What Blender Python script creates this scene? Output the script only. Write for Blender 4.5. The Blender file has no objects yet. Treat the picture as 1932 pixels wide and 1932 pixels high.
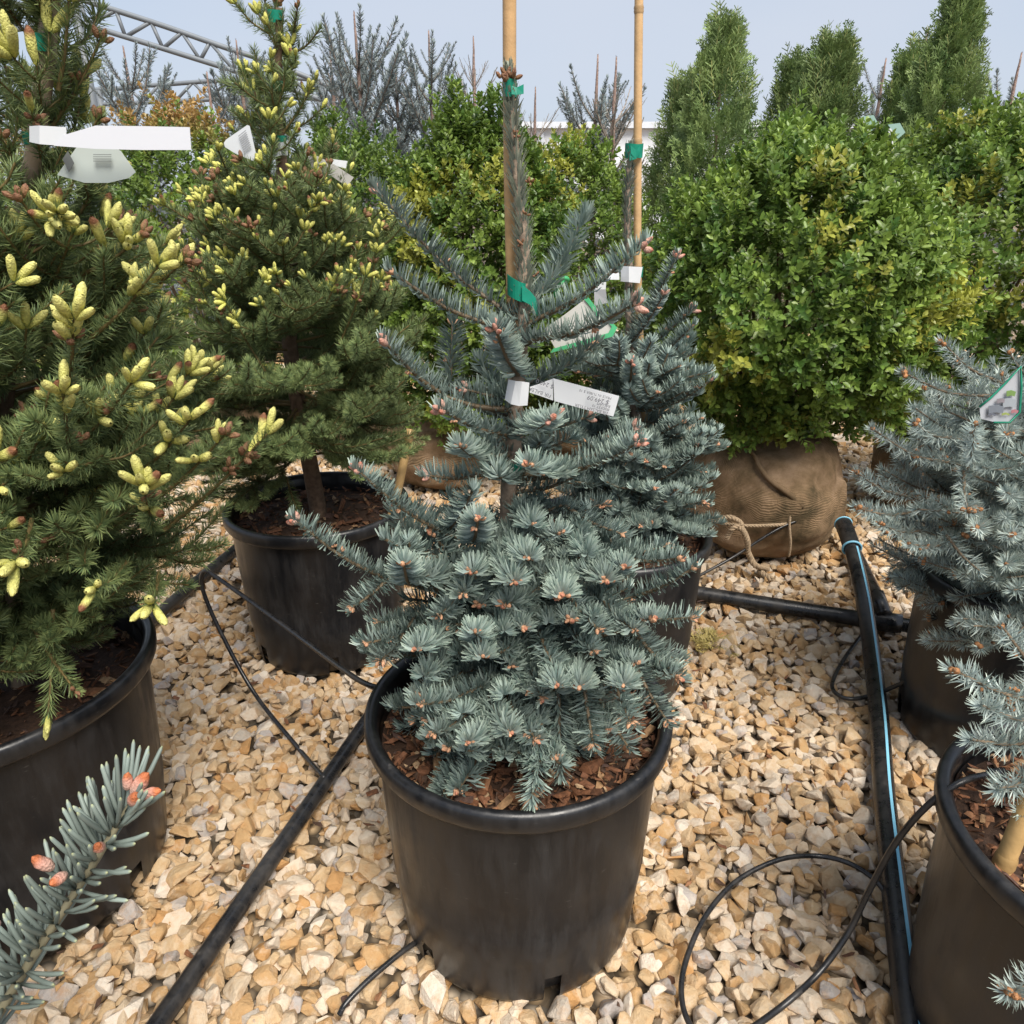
import bpy, bmesh, math, random
import numpy as np
from mathutils import Vector, Matrix, noise

R = math.radians
rng = np.random.default_rng(7)
random.seed(7)
SC = bpy.context.scene
COL = SC.collection

# ------------------------------------------------------------------ camera
CAM_H, PITCH, FPX = 1.05, R(22.3), 1400.0      # metres, radians, focal length in pixels of a 1932 px wide picture
cam_d = bpy.data.cameras.new('camera')
cam_d.sensor_width = 36.0
cam_d.lens = 36.0 * FPX / 1932.0
cam_d.clip_start, cam_d.clip_end = 0.02, 2000.0
cam = bpy.data.objects.new('camera', cam_d)
cam.location = (0, 0, CAM_H)
cam.rotation_euler = (math.pi / 2 - PITCH, 0, 0)
COL.objects.link(cam)
SC.camera = cam
cP, sP = math.cos(PITCH), math.sin(PITCH)

def ray(px, py):
    a, b = (px - 966.0) / FPX, (966.0 - py) / FPX
    return Vector((a, cP + b * sP, -sP + b * cP))

def D(px, py, Y):                 # the point seen at a pixel, standing at distance Y
    r = ray(px, py)
    k = Y / r.y
    return Vector((r.x * k, Y, CAM_H + r.z * k))

def G(px, py, z=0.0):             # the point seen at a pixel, lying at height z
    r = ray(px, py)
    k = (z - CAM_H) / r.z
    return Vector((r.x * k, r.y * k, z))

# ------------------------------------------------------------------ sky, sun, exposure
SUN_EL, SUN_AZ = R(56), R(155)      # azimuth clockwise from +Y (north): behind the camera, to its right
w = bpy.data.worlds.new('World')
SC.world = w
w.use_nodes = True
nt = w.node_tree
nt.nodes.clear()
n_out = nt.nodes.new('ShaderNodeOutputWorld')
n_bg = nt.nodes.new('ShaderNodeBackground')
n_sky = nt.nodes.new('ShaderNodeTexSky')
n_sky.sky_type = 'NISHITA'
n_sky.sun_disc = False
n_sky.sun_elevation = SUN_EL
n_sky.sun_rotation = SUN_AZ
n_sky.air_density = 1.0
n_sky.dust_density = 2.5
n_sky.ozone_density = 1.5
n_tc = nt.nodes.new('ShaderNodeTexCoord')
n_map = nt.nodes.new('ShaderNodeMapping')
n_map.inputs['Scale'].default_value = (1.0, 1.0, 2.6)
n_no = nt.nodes.new('ShaderNodeTexNoise')
n_no.inputs['Scale'].default_value = 1.3
n_no.inputs['Detail'].default_value = 4
n_no.inputs['Roughness'].default_value = 0.45
n_mr = nt.nodes.new('ShaderNodeMapRange')
n_mr.inputs[1].default_value = 0.3
n_mr.inputs[2].default_value = 0.72
n_mr.inputs[3].default_value = 0.45
n_mr.inputs[4].default_value = 0.95
n_mix = nt.nodes.new('ShaderNodeMix')
n_mix.data_type = 'RGBA'
n_mix.inputs[7].default_value = (3.75, 4.1, 4.75, 1)      # thin high cloud over the blue
nt.links.new(n_tc.outputs['Generated'], n_map.inputs['Vector'])
nt.links.new(n_map.outputs['Vector'], n_no.inputs['Vector'])
nt.links.new(n_no.outputs['Fac'], n_mr.inputs[0])
nt.links.new(n_mr.outputs[0], n_mix.inputs[0])
nt.links.new(n_sky.outputs['Color'], n_mix.inputs[6])
nt.links.new(n_mix.outputs[2], n_bg.inputs['Color'])
n_bg.inputs['Strength'].default_value = 0.092
nt.links.new(n_bg.outputs['Background'], n_out.inputs['Surface'])

sun_d = bpy.data.lights.new('sun', 'SUN')
sun_d.energy = 3.15
sun_d.angle = R(34)
sun_d.color = (1.0, 0.94, 0.85)
sun = bpy.data.objects.new('sun', sun_d)
sd = Vector((math.sin(SUN_AZ) * math.cos(SUN_EL), math.cos(SUN_AZ) * math.cos(SUN_EL), math.sin(SUN_EL)))
sun.rotation_euler = (-sd).to_track_quat('-Z', 'Y').to_euler()
sun.location = (3, -3, 6)
COL.objects.link(sun)

SC.view_settings.view_transform = 'Standard'
SC.view_settings.look = 'None'
SC.view_settings.gamma = 1.0
SC.view_settings.exposure = 0.92
SC.view_settings.use_curve_mapping = False
SC.cycles.max_bounces = 6
SC.cycles.diffuse_bounces = 3
SC.cycles.glossy_bounces = 2
SC.cycles.transmission_bounces = 3
SC.cycles.transparent_max_bounces = 4

# ------------------------------------------------------------------ materials
def newmat(name):
    m = bpy.data.materials.new(name)
    m.use_nodes = True
    t = m.node_tree
    b = t.nodes['Principled BSDF']
    return m, t, b

def N(t, kind, **kw):
    n = t.nodes.new(kind)
    for k, v in kw.items():
        if k in n.inputs:
            n.inputs[k].default_value = v
        else:
            setattr(n, k, v)
    return n

def mat_attr(name, rough=0.55, trans=0.0, var=0.25, noise_scale=0.0, noise_amt=0.0, spec=0.35, bump=0.0, bump_scale=200):
    """colour from the mesh attribute 'col', varied per object"""
    m, t, b = newmat(name)
    a = N(t, 'ShaderNodeAttribute', attribute_name='col')
    oi = N(t, 'ShaderNodeObjectInfo')
    mr = N(t, 'ShaderNodeMapRange')
    mr.inputs[3].default_value = 1 - var
    mr.inputs[4].default_value = 1 + var
    t.links.new(oi.outputs['Random'], mr.inputs[0])
    hv = N(t, 'ShaderNodeVectorMath', operation='SCALE')
    t.links.new(a.outputs['Color'], hv.inputs[0])
    t.links.new(mr.outputs[0], hv.inputs['Scale'])
    out = hv.outputs[0]
    geo = N(t, 'ShaderNodeNewGeometry')
    if noise_amt:
        no = N(t, 'ShaderNodeTexNoise', Scale=noise_scale, Detail=3.0)
        t.links.new(geo.outputs['Position'], no.inputs['Vector'])
        m2 = N(t, 'ShaderNodeMapRange')
        m2.inputs[1].default_value = 0.3
        m2.inputs[2].default_value = 0.7
        m2.inputs[3].default_value = 1 - noise_amt
        m2.inputs[4].default_value = 1 + noise_amt
        t.links.new(no.outputs['Fac'], m2.inputs[0])
        h2 = N(t, 'ShaderNodeVectorMath', operation='SCALE')
        t.links.new(out, h2.inputs[0])
        t.links.new(m2.outputs[0], h2.inputs['Scale'])
        out = h2.outputs[0]
    t.links.new(out, b.inputs['Base Color'])
    b.inputs['Roughness'].default_value = rough
    b.inputs['Specular IOR Level'].default_value = spec
    if bump:
        nb = N(t, 'ShaderNodeTexNoise', Scale=bump_scale, Detail=3.0)
        t.links.new(geo.outputs['Position'], nb.inputs['Vector'])
        bp = N(t, 'ShaderNodeBump', Strength=bump, Distance=0.002)
        t.links.new(nb.outputs['Fac'], bp.inputs['Height'])
        t.links.new(bp.outputs['Normal'], b.inputs['Normal'])
    if trans:
        tr = N(t, 'ShaderNodeBsdfTranslucent')
        t.links.new(out, tr.inputs['Color'])
        mx = N(t, 'ShaderNodeMixShader')
        mx.inputs[0].default_value = trans
        t.links.new(b.outputs[0], mx.inputs[1])
        t.links.new(tr.outputs[0], mx.inputs[2])
        t.links.new(mx.outputs[0], t.nodes['Material Output'].inputs['Surface'])
    return m

M = {}
M['needle'] = mat_attr('needle', 0.5, 0.18, 0.16, 9.0, 0.14, spec=0.4)
M['leaf'] = mat_attr('leaf', 0.38, 0.30, 0.08, 6.0, 0.18, spec=0.45)
M['bud'] = mat_attr('bud', 0.6, 0.10, 0.14, 260.0, 0.28, bump=1.0, bump_scale=520)
M['bark'] = mat_attr('bark', 0.85, 0, 0.1, 90.0, 0.35, bump=0.9, bump_scale=160)
M['chip'] = mat_attr('chip', 0.8, 0, 0.1, 140.0, 0.35, bump=0.6, bump_scale=260)
M['cane'] = mat_attr('cane', 0.45, 0, 0.05, 45.0, 0.12, bump=0.25, bump_scale=150)
M['paper'] = mat_attr('paper', 0.5, 0.15, 0.02, spec=0.3)
M['ink'] = mat_attr('ink', 0.6, 0, 0.0)
M['tape'] = mat_attr('tape', 0.3, 0.25, 0.08, 60.0, 0.15)
M['metal'] = mat_attr('metal', 0.45, 0, 0.03, 3.0, 0.1)
M['rope'] = mat_attr('rope', 0.9, 0, 0.0, 200.0, 0.3, bump=0.8, bump_scale=500)

def mat_plastic(name, col, dust, rough):
    m, t, b = newmat(name)
    geo = N(t, 'ShaderNodeNewGeometry')
    n1 = N(t, 'ShaderNodeTexNoise', Scale=7.0, Detail=5.0, Roughness=0.65)
    mp = N(t, 'ShaderNodeMapping')
    mp.inputs['Scale'].default_value = (30, 30, 5)
    n2 = N(t, 'ShaderNodeTexNoise', Scale=1.6, Detail=5.0, Roughness=0.7)
    t.links.new(geo.outputs['Position'], n1.inputs['Vector'])
    t.links.new(geo.outputs['Position'], mp.inputs['Vector'])
    t.links.new(mp.outputs[0], n2.inputs['Vector'])
    mu = N(t, 'ShaderNodeMath', operation='MULTIPLY')
    t.links.new(n1.outputs['Fac'], mu.inputs[0])
    t.links.new(n2.outputs['Fac'], mu.inputs[1])
    mr = N(t, 'ShaderNodeMapRange')
    mr.inputs[1].default_value = 0.2
    mr.inputs[2].default_value = 0.44
    t.links.new(mu.outputs[0], mr.inputs[0])
    mx = N(t, 'ShaderNodeMix', data_type='RGBA')
    mx.inputs[6].default_value = (*col, 1)
    mx.inputs[7].default_value = (*dust, 1)
    t.links.new(mr.outputs[0], mx.inputs[0])
    # fine pale scratches and specks
    mp2 = N(t, 'ShaderNodeMapping')
    mp2.inputs['Scale'].default_value = (60, 60, 400)
    vo = N(t, 'ShaderNodeTexNoise', Scale=1.0, Detail=1.0)
    t.links.new(geo.outputs['Position'], mp2.inputs['Vector'])
    t.links.new(mp2.outputs[0], vo.inputs['Vector'])
    ms = N(t, 'ShaderNodeMapRange')
    ms.inputs[1].default_value = 0.74
    ms.inputs[2].default_value = 0.84
    ms.inputs[4].default_value = 0.35
    t.links.new(vo.outputs['Fac'], ms.inputs[0])
    mx2 = N(t, 'ShaderNodeMix', data_type='RGBA')
    mx2.inputs[7].default_value = (0.16, 0.15, 0.14, 1)
    t.links.new(mx.outputs[2], mx2.inputs[6])
    t.links.new(ms.outputs[0], mx2.inputs[0])
    t.links.new(mx2.outputs[2], b.inputs['Base Color'])
    rr = N(t, 'ShaderNodeMapRange')
    rr.inputs[3].default_value = rough - 0.08
    rr.inputs[4].default_value = rough + 0.25
    t.links.new(mr.outputs[0], rr.inputs[0])
    t.links.new(rr.outputs[0], b.inputs['Roughness'])
    bp = N(t, 'ShaderNodeBump', Strength=0.12, Distance=0.003)
    t.links.new(n2.outputs['Fac'], bp.inputs['Height'])
    t.links.new(bp.outputs['Normal'], b.inputs['Normal'])
    return m

M['pot'] = mat_plastic('pot_plastic', (0.0075, 0.008, 0.0095), (0.028, 0.0275, 0.028), 0.36)
M['pipe'] = mat_plastic('pipe_plastic', (0.012, 0.0125, 0.014), (0.05, 0.045, 0.04), 0.33)
m, t, b = newmat('blue_plastic')
b.inputs['Base Color'].default_value = (0.22, 0.52, 0.68, 1)
b.inputs['Roughness'].default_value = 0.4
M['blue'] = m

# crushed limestone: a random number per stone picks the colour, noise stains it
def mat_stone():
    m, t, b = newmat('limestone')
    at = N(t, 'ShaderNodeAttribute', attribute_name='rnd')
    oi = N(t, 'ShaderNodeObjectInfo')
    ad = N(t, 'ShaderNodeMath', operation='ADD')
    fr = N(t, 'ShaderNodeMath', operation='FRACT')
    t.links.new(at.outputs['Fac'], ad.inputs[0])
    t.links.new(oi.outputs['Random'], ad.inputs[1])
    t.links.new(ad.outputs[0], fr.inputs[0])
    cr = N(t, 'ShaderNodeValToRGB')
    cr.color_ramp.interpolation = 'CONSTANT'
    pal = [(0.00, (.50, .355, .205)), (0.10, (.57, .45, .31)), (0.20, (.44, .285, .14)), (0.29, (.60, .50, .385)),
           (0.40, (.52, .37, .21)), (0.52, (.46, .40, .33)), (0.58, (.62, .52, .40)), (0.66, (.47, .30, .145)),
           (0.75, (.55, .40, .24)), (0.84, (.40, .36, .33)), (0.89, (.66, .58, .48)), (0.95, (.48, .27, .11))]
    el = cr.color_ramp.elements
    el[0].position, el[0].color = pal[0][0], (*pal[0][1], 1)
    el[1].position, el[1].color = pal[1][0], (*pal[1][1], 1)
    for p, c in pal[2:]:
        e = el.new(p)
        e.color = (*c, 1)
    t.links.new(fr.outputs[0], cr.inputs[0])
    geo = N(t, 'ShaderNodeNewGeometry')
    no = N(t, 'ShaderNodeTexNoise', Scale=62.0, Detail=4.0, Roughness=0.6)
    t.links.new(geo.outputs['Position'], no.inputs['Vector'])
    mr = N(t, 'ShaderNodeMapRange')
    mr.inputs[1].default_value = 0.46
    mr.inputs[2].default_value = 0.72
    mr.inputs[4].default_value = 0.55
    t.links.new(no.outputs['Fac'], mr.inputs[0])
    mx = N(t, 'ShaderNodeMix', data_type='RGBA')
    mx.inputs[7].default_value = (.46, .245, .095, 1)
    t.links.new(cr.outputs[0], mx.inputs[6])
    t.links.new(mr.outputs[0], mx.inputs[0])
    n3 = N(t, 'ShaderNodeTexNoise', Scale=30.0, Detail=5.0, Roughness=0.7)
    t.links.new(geo.outputs['Position'], n3.inputs['Vector'])
    m3 = N(t, 'ShaderNodeMapRange')
    m3.inputs[1].default_value = 0.5
    m3.inputs[2].default_value = 0.75
    m3.inputs[4].default_value = 0.7
    t.links.new(n3.outputs['Fac'], m3.inputs[0])
    mx2 = N(t, 'ShaderNodeMix', data_type='RGBA')
    mx2.inputs[7].default_value = (.66, .57, .45, 1)
    t.links.new(mx.outputs[2], mx2.inputs[6])
    t.links.new(m3.outputs[0], mx2.inputs[0])
    sc_ = N(t, 'ShaderNodeVectorMath', operation='SCALE')
    sc_.inputs['Scale'].default_value = 0.92
    t.links.new(mx2.outputs[2], sc_.inputs[0])
    t.links.new(sc_.outputs[0], b.inputs['Base Color'])
    b.inputs['Roughness'].default_value = 0.85
    b.inputs['Specular IOR Level'].default_value = 0.25
    nb = N(t, 'ShaderNodeTexNoise', Scale=170.0, Detail=5.0, Roughness=0.65)
    t.links.new(geo.outputs['Position'], nb.inputs['Vector'])
    bp = N(t, 'ShaderNodeBump', Strength=0.8, Distance=0.004)
    t.links.new(nb.outputs['Fac'], bp.inputs['Height'])
    t.links.new(bp.outputs['Normal'], b.inputs['Normal'])
    return m
M['stone'] = mat_stone()

def mat_ground():
    m, t, b = newmat('gravel_bed')
    geo = N(t, 'ShaderNodeNewGeometry')
    vo = N(t, 'ShaderNodeTexVoronoi', Scale=34.0)
    t.links.new(geo.outputs['Position'], vo.inputs['Vector'])
    sx = N(t, 'ShaderNodeSeparateColor')
    t.links.new(vo.outputs['Color'], sx.inputs[0])
    cr = N(t, 'ShaderNodeValToRGB')
    el = cr.color_ramp.elements
    el[0].color = (.36, .24, .12, 1)
    el[1].color = (.6, .5, .38, 1)
    e = el.new(.5)
    e.color = (.52, .37, .21, 1)
    t.links.new(sx.outputs[0], cr.inputs[0])
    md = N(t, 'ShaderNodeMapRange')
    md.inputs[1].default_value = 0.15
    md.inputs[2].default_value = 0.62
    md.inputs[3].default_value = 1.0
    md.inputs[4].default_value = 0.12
    t.links.new(vo.outputs['Distance'], md.inputs[0])  # shade in the gaps between stones, darkened into the colour at cell edges
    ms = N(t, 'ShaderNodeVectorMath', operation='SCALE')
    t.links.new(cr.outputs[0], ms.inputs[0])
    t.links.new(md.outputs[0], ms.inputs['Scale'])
    t.links.new(ms.outputs[0], b.inputs['Base Color'])
    b.inputs['Roughness'].default_value = 0.9
    bp = N(t, 'ShaderNodeBump', Strength=1.0, Distance=0.02)
    bp.invert = True
    t.links.new(vo.outputs['Distance'], bp.inputs['Height'])
    t.links.new(bp.outputs['Normal'], b.inputs['Normal'])
    return m
M['ground'] = mat_ground()

def mat_burlap():
    m, t, b = newmat('burlap')
    tc = N(t, 'ShaderNodeTexCoord')
    n1 = N(t, 'ShaderNodeTexNoise', Scale=7.0, Detail=8.0, Roughness=0.68)
    t.links.new(tc.outputs['Object'], n1.inputs['Vector'])
    cr = N(t, 'ShaderNodeValToRGB')
    el = cr.color_ramp.elements
    el[0].position, el[0].color = 0.36, (.10, .075, .042, 1)
    el[1].position, el[1].color = 0.66, (.42, .29, .185, 1)
    e = el.new(.5)
    e.color = (.26, .175, .10, 1)
    t.links.new(n1.outputs['Fac'], cr.inputs[0])
    uv = N(t, 'ShaderNodeAttribute', attribute_name='uvw')
    w1 = N(t, 'ShaderNodeTexWave', Scale=100.0, Distortion=1.6, bands_direction='X')
    w2 = N(t, 'ShaderNodeTexWave', Scale=100.0, Distortion=1.6, bands_direction='Y')
    t.links.new(uv.outputs['Vector'], w1.inputs['Vector'])
    t.links.new(uv.outputs['Vector'], w2.inputs['Vector'])
    mu = N(t, 'ShaderNodeMath', operation='ADD')
    t.links.new(w1.outputs['Fac'], mu.inputs[0])
    t.links.new(w2.outputs['Fac'], mu.inputs[1])
    mr = N(t, 'ShaderNodeMapRange')
    mr.inputs[1].default_value = 0.2
    mr.inputs[2].default_value = 1.6
    mr.inputs[3].default_value = 0.6
    mr.inputs[4].default_value = 1.25
    t.links.new(mu.outputs[0], mr.inputs[0])
    sc = N(t, 'ShaderNodeVectorMath', operation='SCALE')
    t.links.new(cr.outputs[0], sc.inputs[0])
    t.links.new(mr.outputs[0], sc.inputs['Scale'])
    t.links.new(sc.outputs[0], b.inputs['Base Color'])
    b.inputs['Roughness'].default_value = 0.92
    b.inputs['Specular IOR Level'].default_value = 0.1
    bp = N(t, 'ShaderNodeBump', Strength=0.6, Distance=0.003)
    t.links.new(mu.outputs[0], bp.inputs['Height'])
    t.links.new(bp.outputs['Normal'], b.inputs['Normal'])
    return m
M['burlap'] = mat_burlap()

# ------------------------------------------------------------------ mesh helpers: a piece is (V, T, C)
def mk_mesh(name, pieces, mat, smooth=True, rnd=None, uvw=None):
    if isinstance(pieces, tuple):
        pieces = [pieces]
    off, Vs, Ts, Cs = 0, [], [], []
    for V, T, C in pieces:
        Vs.append(V)
        Ts.append(T + off)
        Cs.append(C if np.ndim(C) == 2 else np.tile(np.asarray(C, float), (len(V), 1)))
        off += len(V)
    V, T, C = np.concatenate(Vs), np.concatenate(Ts), np.concatenate(Cs)
    me = bpy.data.meshes.new(name)
    me.vertices.add(len(V))
    me.vertices.foreach_set('co', V.astype(np.float32).ravel())
    me.loops.add(len(T) * 3)
    me.loops.foreach_set('vertex_index', T.astype(np.int32).ravel())
    me.polygons.add(len(T))
    me.polygons.foreach_set('loop_start', np.arange(0, len(T) * 3, 3, dtype=np.int32))
    me.polygons.foreach_set('use_smooth', np.full(len(T), smooth, dtype=bool))
    a = me.attributes.new('col', 'FLOAT_COLOR', 'POINT')
    a.data.foreach_set('color', np.concatenate([C[:, :3], np.ones((len(C), 1))], 1).astype(np.float32).ravel())
    if rnd is not None:
        a = me.attributes.new('rnd', 'FLOAT', 'POINT')
        a.data.foreach_set('value', rnd.astype(np.float32))
    if uvw is not None:
        a = me.attributes.new('uvw', 'FLOAT_VECTOR', 'POINT')
        a.data.foreach_set('vector', uvw.astype(np.float32).ravel())
    me.update(calc_edges=True)
    me.materials.append(mat)
    return me

def ob(name, me, parent=None, mw=None, kind=None):
    o = bpy.data.objects.new(name, me)
    COL.objects.link(o)
    if parent is not None:
        o.parent = parent
    if mw is not None:
        o.matrix_basis = mw
    if kind:
        o['kind'] = kind
    return o

def tag(o, label, cat, group=None, kind=None):
    o['label'] = label
    o['category'] = cat
    if group:
        o['group'] = group
    if kind:
        o['kind'] = kind
    return o

def empty(name, loc, label, cat, group=None):
    o = bpy.data.objects.new(name, None)
    o.empty_display_size = 0.05
    o.location = loc
    COL.objects.link(o)
    return tag(o, label, cat, group)

def vx(p):
    return np.array([[q[0], q[1], q[2]] for q in p], float)

def nrm(a):
    return a / np.maximum(np.linalg.norm(a, axis=-1, keepdims=True), 1e-9)

def smooth_path(pts, n=8):
    P = vx(pts)
    if len(P) < 3:
        return P
    E0, E1 = 2 * P[0] - P[1], 2 * P[-1] - P[-2]
    Q = np.vstack([E0, P, E1])
    out = []
    for i in range(1, len(Q) - 2):
        a, b, c, d = Q[i - 1], Q[i], Q[i + 1], Q[i + 2]
        for k in range(n):
            t = k / n
            out.append(0.5 * ((2 * b) + (-a + c) * t + (2 * a - 5 * b + 4 * c - d) * t * t + (-a + 3 * b - 3 * c + d) * t ** 3))
    out.append(P[-1])
    return np.array(out)

def tube(P, r, sides=8, col=(.2, .2, .2), cap=True):
    P = np.asarray(P, float)
    n = len(P)
    r = np.broadcast_to(np.asarray(r, float), (n,))
    T = nrm(np.gradient(P, axis=0))
    ref = np.array([0, 0, 1.0]) if abs(T[0][2]) < 0.9 else np.array([1.0, 0, 0])
    u = nrm(np.cross(T[0], ref))
    U = []
    for i in range(n):
        u = nrm(u - T[i] * np.dot(u, T[i]))
        U.append(u)
    U = np.array(U)
    W = np.cross(T, U)
    a = np.linspace(0, 2 * np.pi, sides, endpoint=False)
    V = P[:, None] + r[:, None, None] * (np.cos(a)[None, :, None] * U[:, None] + np.sin(a)[None, :, None] * W[:, None])
    V = V.reshape(-1, 3)
    i, j = np.meshgrid(np.arange(n - 1), np.arange(sides), indexing='ij')
    A = (i * sides + j).ravel()
    B = (i * sides + (j + 1) % sides).ravel()
    C_, D_ = B + sides, A + sides
    F = np.concatenate([np.stack([A, B, C_], 1), np.stack([A, C_, D_], 1)])
    if cap:
        V = np.vstack([V, P[:1], P[-1:]])
        k0, k1 = n * sides, n * sides + 1
        jj = np.arange(sides)
        F = np.concatenate([F, np.stack([np.full(sides, k0), (jj + 1) % sides, jj], 1),
                            np.stack([np.full(sides, k1), (n - 1) * sides + jj, (n - 1) * sides + (jj + 1) % sides], 1)])
    return V, F, np.asarray(col, float)

def lathe(prof, sides=64, skip=None, col=(.1, .1, .1)):
    """prof: list of (r, z); skip(i, j) drops a face"""
    P = np.array(prof, float)
    a = np.linspace(0, 2 * np.pi, sides, endpoint=False)
    V = np.stack([P[:, None, 0] * np.cos(a), P[:, None, 0] * np.sin(a), np.repeat(P[:, 1:2], sides, 1)], -1).reshape(-1, 3)
    F = []
    for i in range(len(P) - 1):
        for j in range(sides):
            if skip and skip(i, j):
                continue
            A, B = i * sides + j, i * sides + (j + 1) % sides
            F += [(A, B, B + sides), (A, B + sides, A + sides)]
    return V, np.array(F), np.asarray(col, float)

def xf(piece, m):
    V, T, C = piece
    m = np.array(m)
    return V @ m[:3, :3].T + m[:3, 3], T, C

def frame(base, d, up=(0, 0, 1), s=1.0):
    x = Vector(d).normalized()
    z = Vector(up)
    z = z - x * z.dot(x)
    if z.length < 1e-3:
        z = Vector((0, -1, 0)) - x * Vector((0, -1, 0)).dot(x)
    z.normalize()
    y = z.cross(x)
    m = Matrix(((x.x, y.x, z.x, base[0]), (x.y, y.y, z.y, base[1]), (x.z, y.z, z.z, base[2]), (0, 0, 0, 1)))
    return m @ Matrix.Scale(s, 4)

def hull(pts):
    bm = bmesh.new()
    for p in pts:
        bm.verts.new(p)
    r = bmesh.ops.convex_hull(bm, input=bm.verts)
    dead = [v for v in bm.verts if not v.link_faces]
    for v in dead:
        bm.verts.remove(v)
    bmesh.ops.triangulate(bm, faces=bm.faces)
    bm.verts.index_update()
    V = np.array([v.co[:] for v in bm.verts])
    T = np.array([[v.index for v in f.verts] for f in bm.faces])
    bm.free()
    return V, T

WM = {}
def root_at(name, loc, label, cat, group=None):
    o = empty(name, loc, label, cat, group)
    WM[o.name] = Matrix.Translation(Vector(loc))
    return o

def part(name, me, parent, mw=None, kind=None, label=None):
    """child whose placement is given in world space"""
    mw = mw if mw is not None else Matrix.Identity(4)
    o = ob(name, me, parent, WM[parent.name].inverted() @ mw, kind)
    WM[o.name] = mw
    if label:
        o['label'] = label
    return o

# ------------------------------------------------------------------ the ground and its gravel
POTS = {   # centre x, y, rim radius, base radius, height
    'A': (0.009, 0.895, 0.222, 0.184, 0.385),
    'B': (-0.476, 1.69, 0.222, 0.184, 0.388),
    'C': (0.225, 1.535, 0.222, 0.184, 0.385),      # the pot behind, on the right
    'L': (-0.818, 0.955, 0.252, 0.205, 0.41),
    'R1': (1.045, 1.31, 0.222, 0.19, 0.385),
    'R2': (0.735, 0.64, 0.222, 0.19, 0.385),
    'N': (-0.78, 0.33, 0.222, 0.184, 0.385),       # just left of the frame: carries the near fir twig
}
GZ = -0.022
gs = 600.0
gm = mk_mesh('ground', (np.array([[-gs, -gs, GZ], [gs, -gs, GZ], [gs, gs, GZ], [-gs, gs, GZ]]), np.array([[0, 1, 2], [0, 2, 3]]), (.5, .4, .25)), M['ground'], False)
ground = ob('ground', gm)
ground['kind'] = 'structure'
WM['ground'] = Matrix.Identity(4)

def stone_shape(seed, fine):
    g = np.random.default_rng(seed)
    n = 13
    P = nrm(g.normal(size=(n, 3)))
    P = np.sign(P) * np.abs(P) ** 0.8
    P *= g.uniform(.82, 1.1, (n, 1))
    P *= np.array([1.0, g.uniform(.62, .92), g.uniform(.45, .75)])
    if fine:         # blunt the corners: cut every corner into three
        V, T = hull(P)
        Q = []
        for tri in T:
            for k in range(3):
                a, b2, c = V[tri[k]], V[tri[(k + 1) % 3]], V[tri[(k + 2) % 3]]
                Q.append(a * .80 + b2 * .13 + c * .07)
        P = np.array(Q)
        P = P * (1 + g.normal(size=(len(P), 1)) * 0.012)
    V, T = hull(P)
    return V / 2, T

FINE = [stone_shape(100 + i, True) for i in range(14)]
COARSE = [stone_shape(300 + i, False) for i in range(14)]

def rand_rot(n, g, tilt):
    yaw = g.uniform(0, 2 * np.pi, n)
    tx, ty = g.normal(0, tilt, n), g.normal(0, tilt, n)
    def rx(a):
        z, o = np.zeros_like(a), np.ones_like(a)
        return np.stack([np.stack([o, z, z], -1), np.stack([z, np.cos(a), -np.sin(a)], -1), np.stack([z, np.sin(a), np.cos(a)], -1)], -2)
    def ry(a):
        z, o = np.zeros_like(a), np.ones_like(a)
        return np.stack([np.stack([np.cos(a), z, np.sin(a)], -1), np.stack([z, o, z], -1), np.stack([-np.sin(a), z, np.cos(a)], -1)], -2)
    def rz(a):
        z, o = np.zeros_like(a), np.ones_like(a)
        return np.stack([np.stack([np.cos(a), -np.sin(a), z], -1), np.stack([np.sin(a), np.cos(a), z], -1), np.stack([z, z, o], -1)], -2)
    return rx(tx) @ ry(ty) @ rz(yaw)

def grid(x0, x1, y0, y1, s, g):
    xs, ys = np.arange(x0, x1, s), np.arange(y0, y1, s * .87)
    X, Y = np.meshgrid(xs, ys)
    X[1::2] += s / 2
    return np.stack([(X + g.normal(0, s * .27, X.shape)).ravel(), (Y + g.normal(0, s * .27, Y.shape)).ravel()], 1)

def in_view(P, margin=0.12):
    zc = P[:, 1] * cP + CAM_H * sP
    return np.abs(P[:, 0]) < zc * 966 / FPX + margin + 0.1

g = np.random.default_rng(3)
sets = []
for (y0, y1, s, layer) in ((.52, 1.75, .0275, 1), (.52, 1.75, .032, 0), (1.75, 3.4, .0315, 1), (1.75, 3.4, .045, 0), (3.4, 5.2, .052, 1), (5.2, 7.5, .1, 1)):
    P = grid(-3.6, 3.9, y0, y1, s, g)
    P = P[in_view(P)]
    for (cx, cy, rr, rb, h) in POTS.values():
        P = P[np.hypot(P[:, 0] - cx, P[:, 1] - cy) > rb - .012]
    n = len(P)
    size = np.clip(g.lognormal(math.log(.0375), .27, n), .02, .068) * (1.0 if s < .04 else s / .036)
    zz = (g.normal(-.004, .0055, n) - size * .12) if layer else g.normal(-.0175, .004, n)
    sets.append((P, size, zz, y1 < 1.8 and layer))
near_cand = []
for P, size, zz, fine in sets:
    if fine:
        zc = P[:, 1] * cP + CAM_H * sP
        px = 966 + FPX * P[:, 0] / zc
        vis = (px > 20) & (px < 1912) & (P[:, 1] > .69)
        near_cand.append((P, size, zz, vis))
P, size, zz, vis = near_cand[0]
score = np.where(vis, size / (P[:, 1] * cP + CAM_H * sP), 0)
pick = np.argsort(-score)[:300]
stone_me = [mk_mesh('stone', (V, T, (.5, .4, .3)), M['stone'], False, rnd=np.zeros(len(V))) for V, T in FINE]
RR = rand_rot(len(P), g, .42)
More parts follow.
